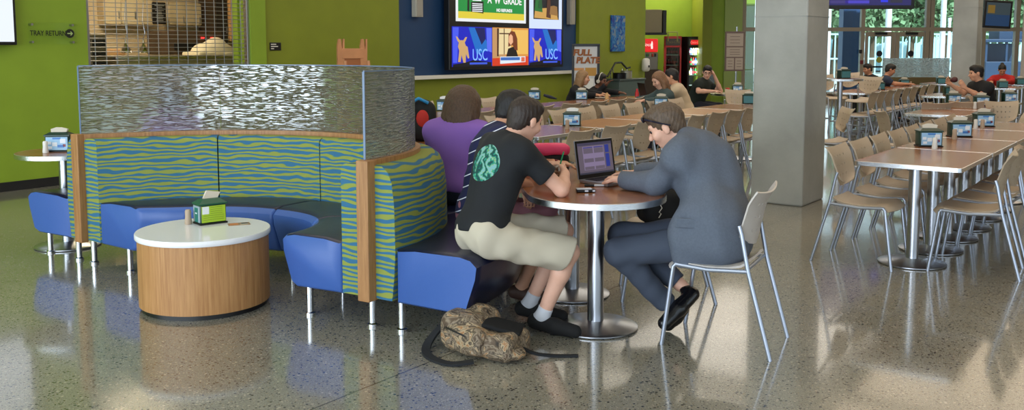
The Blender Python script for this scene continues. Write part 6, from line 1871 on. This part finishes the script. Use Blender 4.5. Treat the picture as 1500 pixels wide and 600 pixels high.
person('person with tied-up black hair in a red top near the right window', J, mat('red_fleece', (176, 30, 28), 0.85), DKT, H_BLACK, SKINB, 0.013, BLACKP, 'long', 'long', 'bun', seed=29, g_shirt=0.03)

# ------------------------------------------------------------------ things on and round the near table
TZ = 0.75
# laptop
ha, hb = V3(0.39, 5.36, TZ), V3(0.635, 5.575, TZ)
dr = (hb - ha).normalized(); W_ = 0.325
e = empty('laptop', (ha + hb) / 2, math.atan2(dr.y, dr.x), 'open silver laptop with a black-framed screen between the two near sitters', 'laptop')
bm = bmesh.new(); box(bm, (0, -0.118, 0.011), (W_, 0.227, 0.018), bev=0.004); base = obj('base', bm, mat('laptop_silver', (176, 180, 188), 0.3, metal=0.8), e)
bm = bmesh.new(); box(bm, (0, -0.115, 0.0015), (W_ * 0.98, 0.21, 0.004)); obj('rubber_feet', bm, BLACKP, base)
bm = bmesh.new()
for r_i in range(5):
    for c_i in range(13): box(bm, (-0.125 + c_i * 0.0208, -0.035 - r_i * 0.02, 0.0212), (0.0175, 0.0165, 0.0025))
obj('keyboard', bm, BLACKP, base)
bm = bmesh.new(); box(bm, (0, -0.19, 0.0204), (0.1, 0.06, 0.001)); obj('trackpad', bm, mat('trackpad_grey', (140, 144, 152), 0.4), base)
tilt = math.radians(10)
bm = bmesh.new(); box(bm, (0, 0, 0.115), (W_, 0.007, 0.23), bev=0.002); ld = obj('screen_lid', bm, mat('laptop_silver', (176, 180, 188), 0.3, metal=0.8), e, loc=(0, 0.003, 0.016), rot=(-tilt, 0, 0))
bm = bmesh.new(); box(bm, (0, -0.0045, 0.115), (W_ - 0.006, 0.003, 0.224)); obj('bezel', bm, BLACKP, ld)
ds = flat(ld, 'display', rect(-0.145, 0.145, 0.026, 0.212), emat('lap_grey', (92, 82, 96), 1.0), -0.0062, 0.0008)
for (r_, c_) in ((rect(-.145, .145, .196, .212), (60, 56, 80)), (rect(-.105, .075, .05, .19), (126, 112, 142)), (rect(-.1, -.02, .18, .186), (40, 44, 120)), (rect(-.01, .07, .18, .186), (40, 44, 120)), (rect(-.1, -.02, .148, .178), (94, 84, 100)), (rect(-.01, .07, .148, .178), (94, 84, 100)),
                 (rect(-.1, -.02, .095, .118), (94, 84, 100)), (rect(-.01, .07, .095, .118), (94, 84, 100)), (rect(-.1, -.02, .052, .07), (94, 84, 100)), (rect(-.01, .07, .052, .07), (94, 84, 100)), (rect(.085, .118, .145, .192), (34, 48, 130)), (rect(.085, .118, .06, .138), (34, 48, 130)), (rect(-.145, .145, .026, .036), (50, 50, 66))):
    flat(ds, 'window_tile', r_, emat('lap_%d_%d' % (c_[0], c_[2]), c_, 1.0), -0.0072 - (0.0006 if c_ != (126, 112, 142) else 0), 0.0005)
# iced drink
e = empty('plastic_cup', V3(0.268, 5.13, TZ), 0, 'clear plastic cup with a green straw held by the wave-shirt sitter', 'cup')
bm = bmesh.new(); lathe(bm, [(0, 0), (0.028, 0), (0.038, 0.1), (0.042, 0.105), (0.036, 0.125), (0.02, 0.135), (0.006, 0.137)], 28)
obj('cup_wall', bm, glass_material('clear_plastic', (224, 230, 226), 0.05, 0.18), e, True)
bm = bmesh.new(); lathe(bm, [(0, 0.003), (0.026, 0.003), (0.031, 0.05), (0, 0.05)], 24); obj('drink', bm, mat('pale_tea', (170, 160, 140), 0.2), e, True)
bm = bmesh.new(); tube(bm, [(-0.005, 0, 0.02), (0.0, 0, 0.13), (0.022, 0, 0.21)], 0.0042, 8); obj('straw', bm, mat('green_straw', (24, 150, 96), 0.4), e, True)
# phone, pen, red bottle, pink bag
p = at(858, 281, TZ)
e = empty('mobile_phone', p, 0.1, 'small black and silver phone lying near the table rim', 'phone')
bm = bmesh.new(); box(bm, (0, 0, 0.009), (0.105, 0.05, 0.016), bev=0.005); obj('case', bm, BLACKP, e)
bm = bmesh.new(); box(bm, (-0.01, 0, 0.019), (0.085, 0.044, 0.005), bev=0.002); obj('top_cover', bm, mat('phone_white', (210, 214, 222), 0.25), e)
bm = bmesh.new(); box(bm, (0.0, -0.0262, 0.01), (0.02, 0.002, 0.009)); box(bm, (0.04, -0.0262, 0.01), (0.014, 0.002, 0.009)); obj('buttons', bm, CHROME, e)
p = at(878, 273, TZ)
e = empty('pen', p, 0.0, 'white and black pen between phone and suit sleeve', 'pen')
bm = bmesh.new(); tube(bm, [(-0.03, 0, 0.007), (0.06, 0.0, 0.007)], 0.006, 10); obj('barrel', bm, mat('phone_white', (210, 214, 222), 0.25), e, True)
bm = bmesh.new(); tube(bm, [(-0.085, 0, 0.007), (-0.03, 0, 0.007)], 0.0072, 10); obj('cap', bm, BLACKP, e, True)
p = V3(0.262, 5.42, TZ)
bm = bmesh.new(); lathe(bm, [(0, 0), (0.012, 0), (0.012, 0.1), (0.008, 0.11), (0.008, 0.13), (0, 0.13)], 14)
tag(obj('small_bottle', bm, mat('dark_red_gloss', (120, 20, 34), 0.25), None, True, loc=p), 'small dark red bottle behind the plastic cup', 'bottle')
p = V3(0.245, 5.76, TZ)
e = empty('zip_bag', p, 0.1, 'pink-topped black bag at the far end of the round-ended table', 'bag')
blend_mesh('pink_flap', [rbox((0, 0, 0.155), (0.115, 0.07, 0.035), rd=0.03), ell((-0.06, -0.01, 0.15), (0.07, 0.07, 0.03))], 0.008, mat('hot_pink', (232, 66, 116), 0.6), e, folds(0.003, 40, 2))
blend_mesh('bag_body', [rbox((0, 0, 0.065), (0.11, 0.065, 0.065), rd=0.03)], 0.01, BLACKS, e)
# bag on the second chair
p = V3(0.93, 5.66, 0.458)
e = empty('handbag', p, 0.2, 'black bag with a white scribbled mark on the beige chair', 'bag')
o = blend_mesh('bag_body', [rbox((0, 0, 0.1), (0.14, 0.1, 0.1), rd=0.06), ell((0.02, 0, 0.18), (0.1, 0.08, 0.07), k=0.05)], 0.01, BLACKS, e, folds(0.004, 30, 6))
bm = bmesh.new(); tube(bm, [(-0.06, -0.112, 0.05), (-0.045, -0.113, 0.075), (-0.058, -0.112, 0.085), (-0.04, -0.113, 0.11), (-0.05, -0.11, 0.13)], 0.003, 6); obj('white_mark', bm, WHITEP, e, True)
bm = bmesh.new(); tube(bm, [(-0.1, 0, 0.15), (-0.08, 0, 0.28), (0.02, 0, 0.33), (0.1, 0, 0.27), (0.12, 0, 0.15)], 0.012, 8); obj('strap', bm, BLACKS, e, True)

# camouflage backpack on the floor
def camo():
    m = bpy.data.materials.new('woodland_camouflage'); m.use_nodes = True
    nt = m.node_tree; L = nt.links; b = nt.nodes['Principled BSDF']; b.inputs['Roughness'].default_value = 0.7
    tc = nt.nodes.new('ShaderNodeTexCoord')
    mp = nt.nodes.new('ShaderNodeMapping'); mp.inputs['Rotation'].default_value = (0.5, 0.4, 0.9); mp.inputs['Scale'].default_value = (9, 22, 13); L.new(tc.outputs['Object'], mp.inputs[0])
    n = nt.nodes.new('ShaderNodeTexNoise'); n.inputs['Scale'].default_value = 1; n.inputs['Detail'].default_value = 3; n.inputs['Distortion'].default_value = 1.6; L.new(mp.outputs[0], n.inputs['Vector'])
    r = nt.nodes.new('ShaderNodeValToRGB'); cr = r.color_ramp; cr.interpolation = 'EASE'
    cr.elements[0].position = 0.3; cr.elements[0].color = lin((34, 28, 22)); cr.elements[1].position = 0.72; cr.elements[1].color = lin((176, 168, 150))
    for p, c in ((0.4, (92, 74, 56)), (0.47, (140, 124, 104)), (0.53, (66, 54, 42)), (0.59, (170, 150, 120)), (0.65, (150, 104, 62))):
        e = cr.elements.new(p); e.color = lin(c)
    L.new(n.outputs['Fac'], r.inputs[0]); L.new(r.outputs[0], b.inputs['Base Color'])
    return m
bp0 = V3(-0.13, 4.56, 0)
e = empty('backpack', bp0, math.radians(-30), 'woodland camouflage backpack slumped on the floor by the blue bench end', 'backpack')
CAMO = camo()
zc = ((V3(0, 0, 0.004), V3(0, 0, -1)),)
blend_mesh('main_pouch', [rbox((-0.11, 0.03, 0.10), (0.13, 0.13, 0.10), rd=0.07, k=0.05, cut=zc), rbox((0.06, -0.01, 0.07), (0.15, 0.12, 0.07), rd=0.05, k=0.06, cut=zc), ell((-0.14, 0.09, 0.165), (0.1, 0.05, 0.05), k=0.05)], 0.007, CAMO, e, folds(0.007, 26, 7))
blend_mesh('front_pocket', [rbox((-0.06, -0.085, 0.085), (0.14, 0.055, 0.07), np.array([(0.97, -0.24, 0), (0.24, 0.97, 0), (0, 0, 1)]), rd=0.045, k=0.04, cut=zc), ell((0.13, -0.06, 0.045), (0.12, 0.08, 0.045), k=0.04)], 0.007, CAMO, e, folds(0.006, 30, 8))
blend_mesh('mesh_panel', [rbox((0.09, 0.02, 0.145), (0.1, 0.075, 0.012), np.array([(0.93, 0.3, -0.2), (-0.3, 0.95, 0.05), (0.2, 0.02, 0.98)]), rd=0.01)], 0.006, mat('black_mesh', (12, 12, 14), 0.9), e)
for pts in ([(-0.2, 0.0, 0.12), (-0.1, -0.07, 0.165), (0.0, -0.1, 0.14), (0.09, -0.12, 0.1)], [(-0.17, -0.11, 0.13), (-0.05, -0.145, 0.12), (0.06, -0.15, 0.09)]):
    bm = bmesh.new(); tube(bm, pts, 0.005, 6); obj('zipper', bm, BLACKP, e, True)
def strap(pts, w, name='shoulder_strap'):
    bm = bmesh.new(); pts = [Vector(p) for p in pts]; rows = []
    for i, p in enumerate(pts):
        t = (pts[min(i + 1, len(pts) - 1)] - pts[max(i - 1, 0)]).normalized(); s = t.cross(V3(0, 0, 1)); s = s.normalized() if s.length > 0.1 else V3(0, 1, 0)
        u_ = s.cross(t); rows.append([bm.verts.new(p + s * w * a + u_ * 0.006 * b_) for a, b_ in ((-1, -1), (1, -1), (1, 1), (-1, 1))])
    for a, b_ in zip(rows[:-1], rows[1:]):
        for k in range(4): bm.faces.new((a[k], a[(k + 1) % 4], b_[(k + 1) % 4], b_[k]))
    bm.faces.new(rows[0]); bm.faces.new(rows[-1][::-1])
    return obj(name, bm, BLACKS, e, True)
def smooth_pts(P_, n=6):
    P_ = [Vector(p) for p in P_]; out = []
    for i in range(len(P_) - 1):
        p0, p1_, p2_, p3 = P_[max(i - 1, 0)], P_[i], P_[i + 1], P_[min(i + 2, len(P_) - 1)]
        for k in range(n):
            t = k / n
            out.append(0.5 * ((2 * p1_) + (p2_ - p0) * t + (2 * p0 - 5 * p1_ + 4 * p2_ - p3) * t * t + (3 * p1_ - p0 - 3 * p2_ + p3) * t ** 3))
    return out + [P_[-1]]
strap(smooth_pts([(-0.12, 0.12, 0.2), (-0.2, 0.08, 0.17), (-0.27, -0.02, 0.09), (-0.285, -0.12, 0.02), (-0.2, -0.22, 0.008), (-0.05, -0.26, 0.008), (0.05, -0.2, 0.02)]), 0.022)
strap(smooth_pts([(0.14, 0.0, 0.08), (0.25, 0.03, 0.03), (0.34, 0.1, 0.009), (0.44, 0.16, 0.008)]), 0.011, 'webbing_strap')

# black backpack on the hidden table
e = empty('backpack', (-0.8, 7.9, 0.74), 0.1, 'black backpack with a bright blue trim standing behind the rippled screen end', 'backpack')
blend_mesh('main_pouch', [rbox((0, 0, 0.17), (0.15, 0.1, 0.17), rd=0.08, k=0.03), ell((-0.02, 0, 0.27), (0.12, 0.09, 0.1), k=0.05)], 0.01, BLACKS, e, folds(0.004, 20, 5))
bm = bmesh.new(); tube(bm, [(-0.13, -0.09, 0.24), (-0.08, -0.1, 0.33), (0.0, -0.09, 0.37), (0.08, -0.08, 0.33)], 0.014, 8); obj('blue_trim', bm, mat('bright_blue_trim', (40, 140, 200), 0.6), e, True)
blend_mesh('red_pocket', [ell((0.03, -0.1, 0.2), (0.055, 0.02, 0.075))], 0.008, mat('red_pocket_fabric', (196, 44, 36), 0.7), e)

# things on the table of the people at the back
for (px, py, r, h, col, lb, nm) in ((933, 146, 0.03, 0.17, (190, 20, 26), 'red bottle on the back table before the black laptop', 'sauce_bottle'), (889, 145, 0.03, 0.1, (214, 170, 110), 'small glass of orange drink before the headphone wearer', 'drink_glass'), (861, 128, 0.045, 0.16, (40, 60, 150), 'blue-capped bottle beside the blonde person', 'drink_bottle')):
    p = at(px, py, 0.74)
    bm = bmesh.new(); lathe(bm, [(0, 0), (r, 0), (r, h * 0.6), (r * 0.5, h * 0.85), (r * 0.5, h), (0, h)], 14)
    tag(obj(nm, bm, mat(nm + '_m', col, 0.3), None, True, loc=V3(p.x, p.y, 0.74)), lb, 'bottle' if 'glass' not in nm else 'glass')
for (px, py, lb) in ((940, 148, 'white plate of food near the red bottle'), (882, 144, 'white plate before the headphone wearer')):
    p = at(px, py, 0.74); bm = bmesh.new(); lathe(bm, [(0, 0), (0.07, 0), (0.115, 0.012), (0.112, 0.016), (0.07, 0.006), (0, 0.006)], 28)
    t = obj('plate', bm, WHITEP, None, True, loc=V3(p.x, p.y, 0.741)); tag(t, lb, 'plate', 'plates at the back')
p = at(934, 145, 0.74)
e = empty('laptop', V3(p.x + 0.12, p.y + 0.1, 0.74), math.radians(100), 'open black laptop seen from behind, before the long-haired person', 'laptop')
bm = bmesh.new(); box(bm, (0, -0.12, 0.01), (0.36, 0.24, 0.018), bev=0.004); obj('base', bm, BLACKP, e)
bm = bmesh.new(); box(bm, (0, 0, 0.12), (0.36, 0.01, 0.24), bev=0.003); obj('screen_lid', bm, BLACKP, e, loc=(0, 0.004, 0.016), rot=(-0.25, 0, 0))
p = at(1056, 137, 0.74)
bm = bmesh.new(); lathe(bm, [(0, 0), (0.03, 0), (0.036, 0.1), (0, 0.1)], 14); tag(obj('red_cup', bm, mat('red_cup', (200, 60, 50), 0.4), None, True, loc=V3(p.x + 0.12, p.y + 0.02, 0.74)), 'red cup in the hand of the person in glasses', 'cup')
# dark folded umbrella-like strap end on the row by the wall
p = at(806, 147, 0.74)
bm = bmesh.new(); tube(bm, [(-0.1, 0, 0.07), (0.0, 0, 0.04), (0.1, 0, 0.012)], [0.02, 0.026, 0.01], 8)
tag(obj('folded_umbrella', bm, mat('navy_nylon', (26, 30, 48), 0.6), None, True, loc=V3(p.x, p.y, 0.752)), 'dark folded umbrella on the row by the blue wall', 'umbrella')
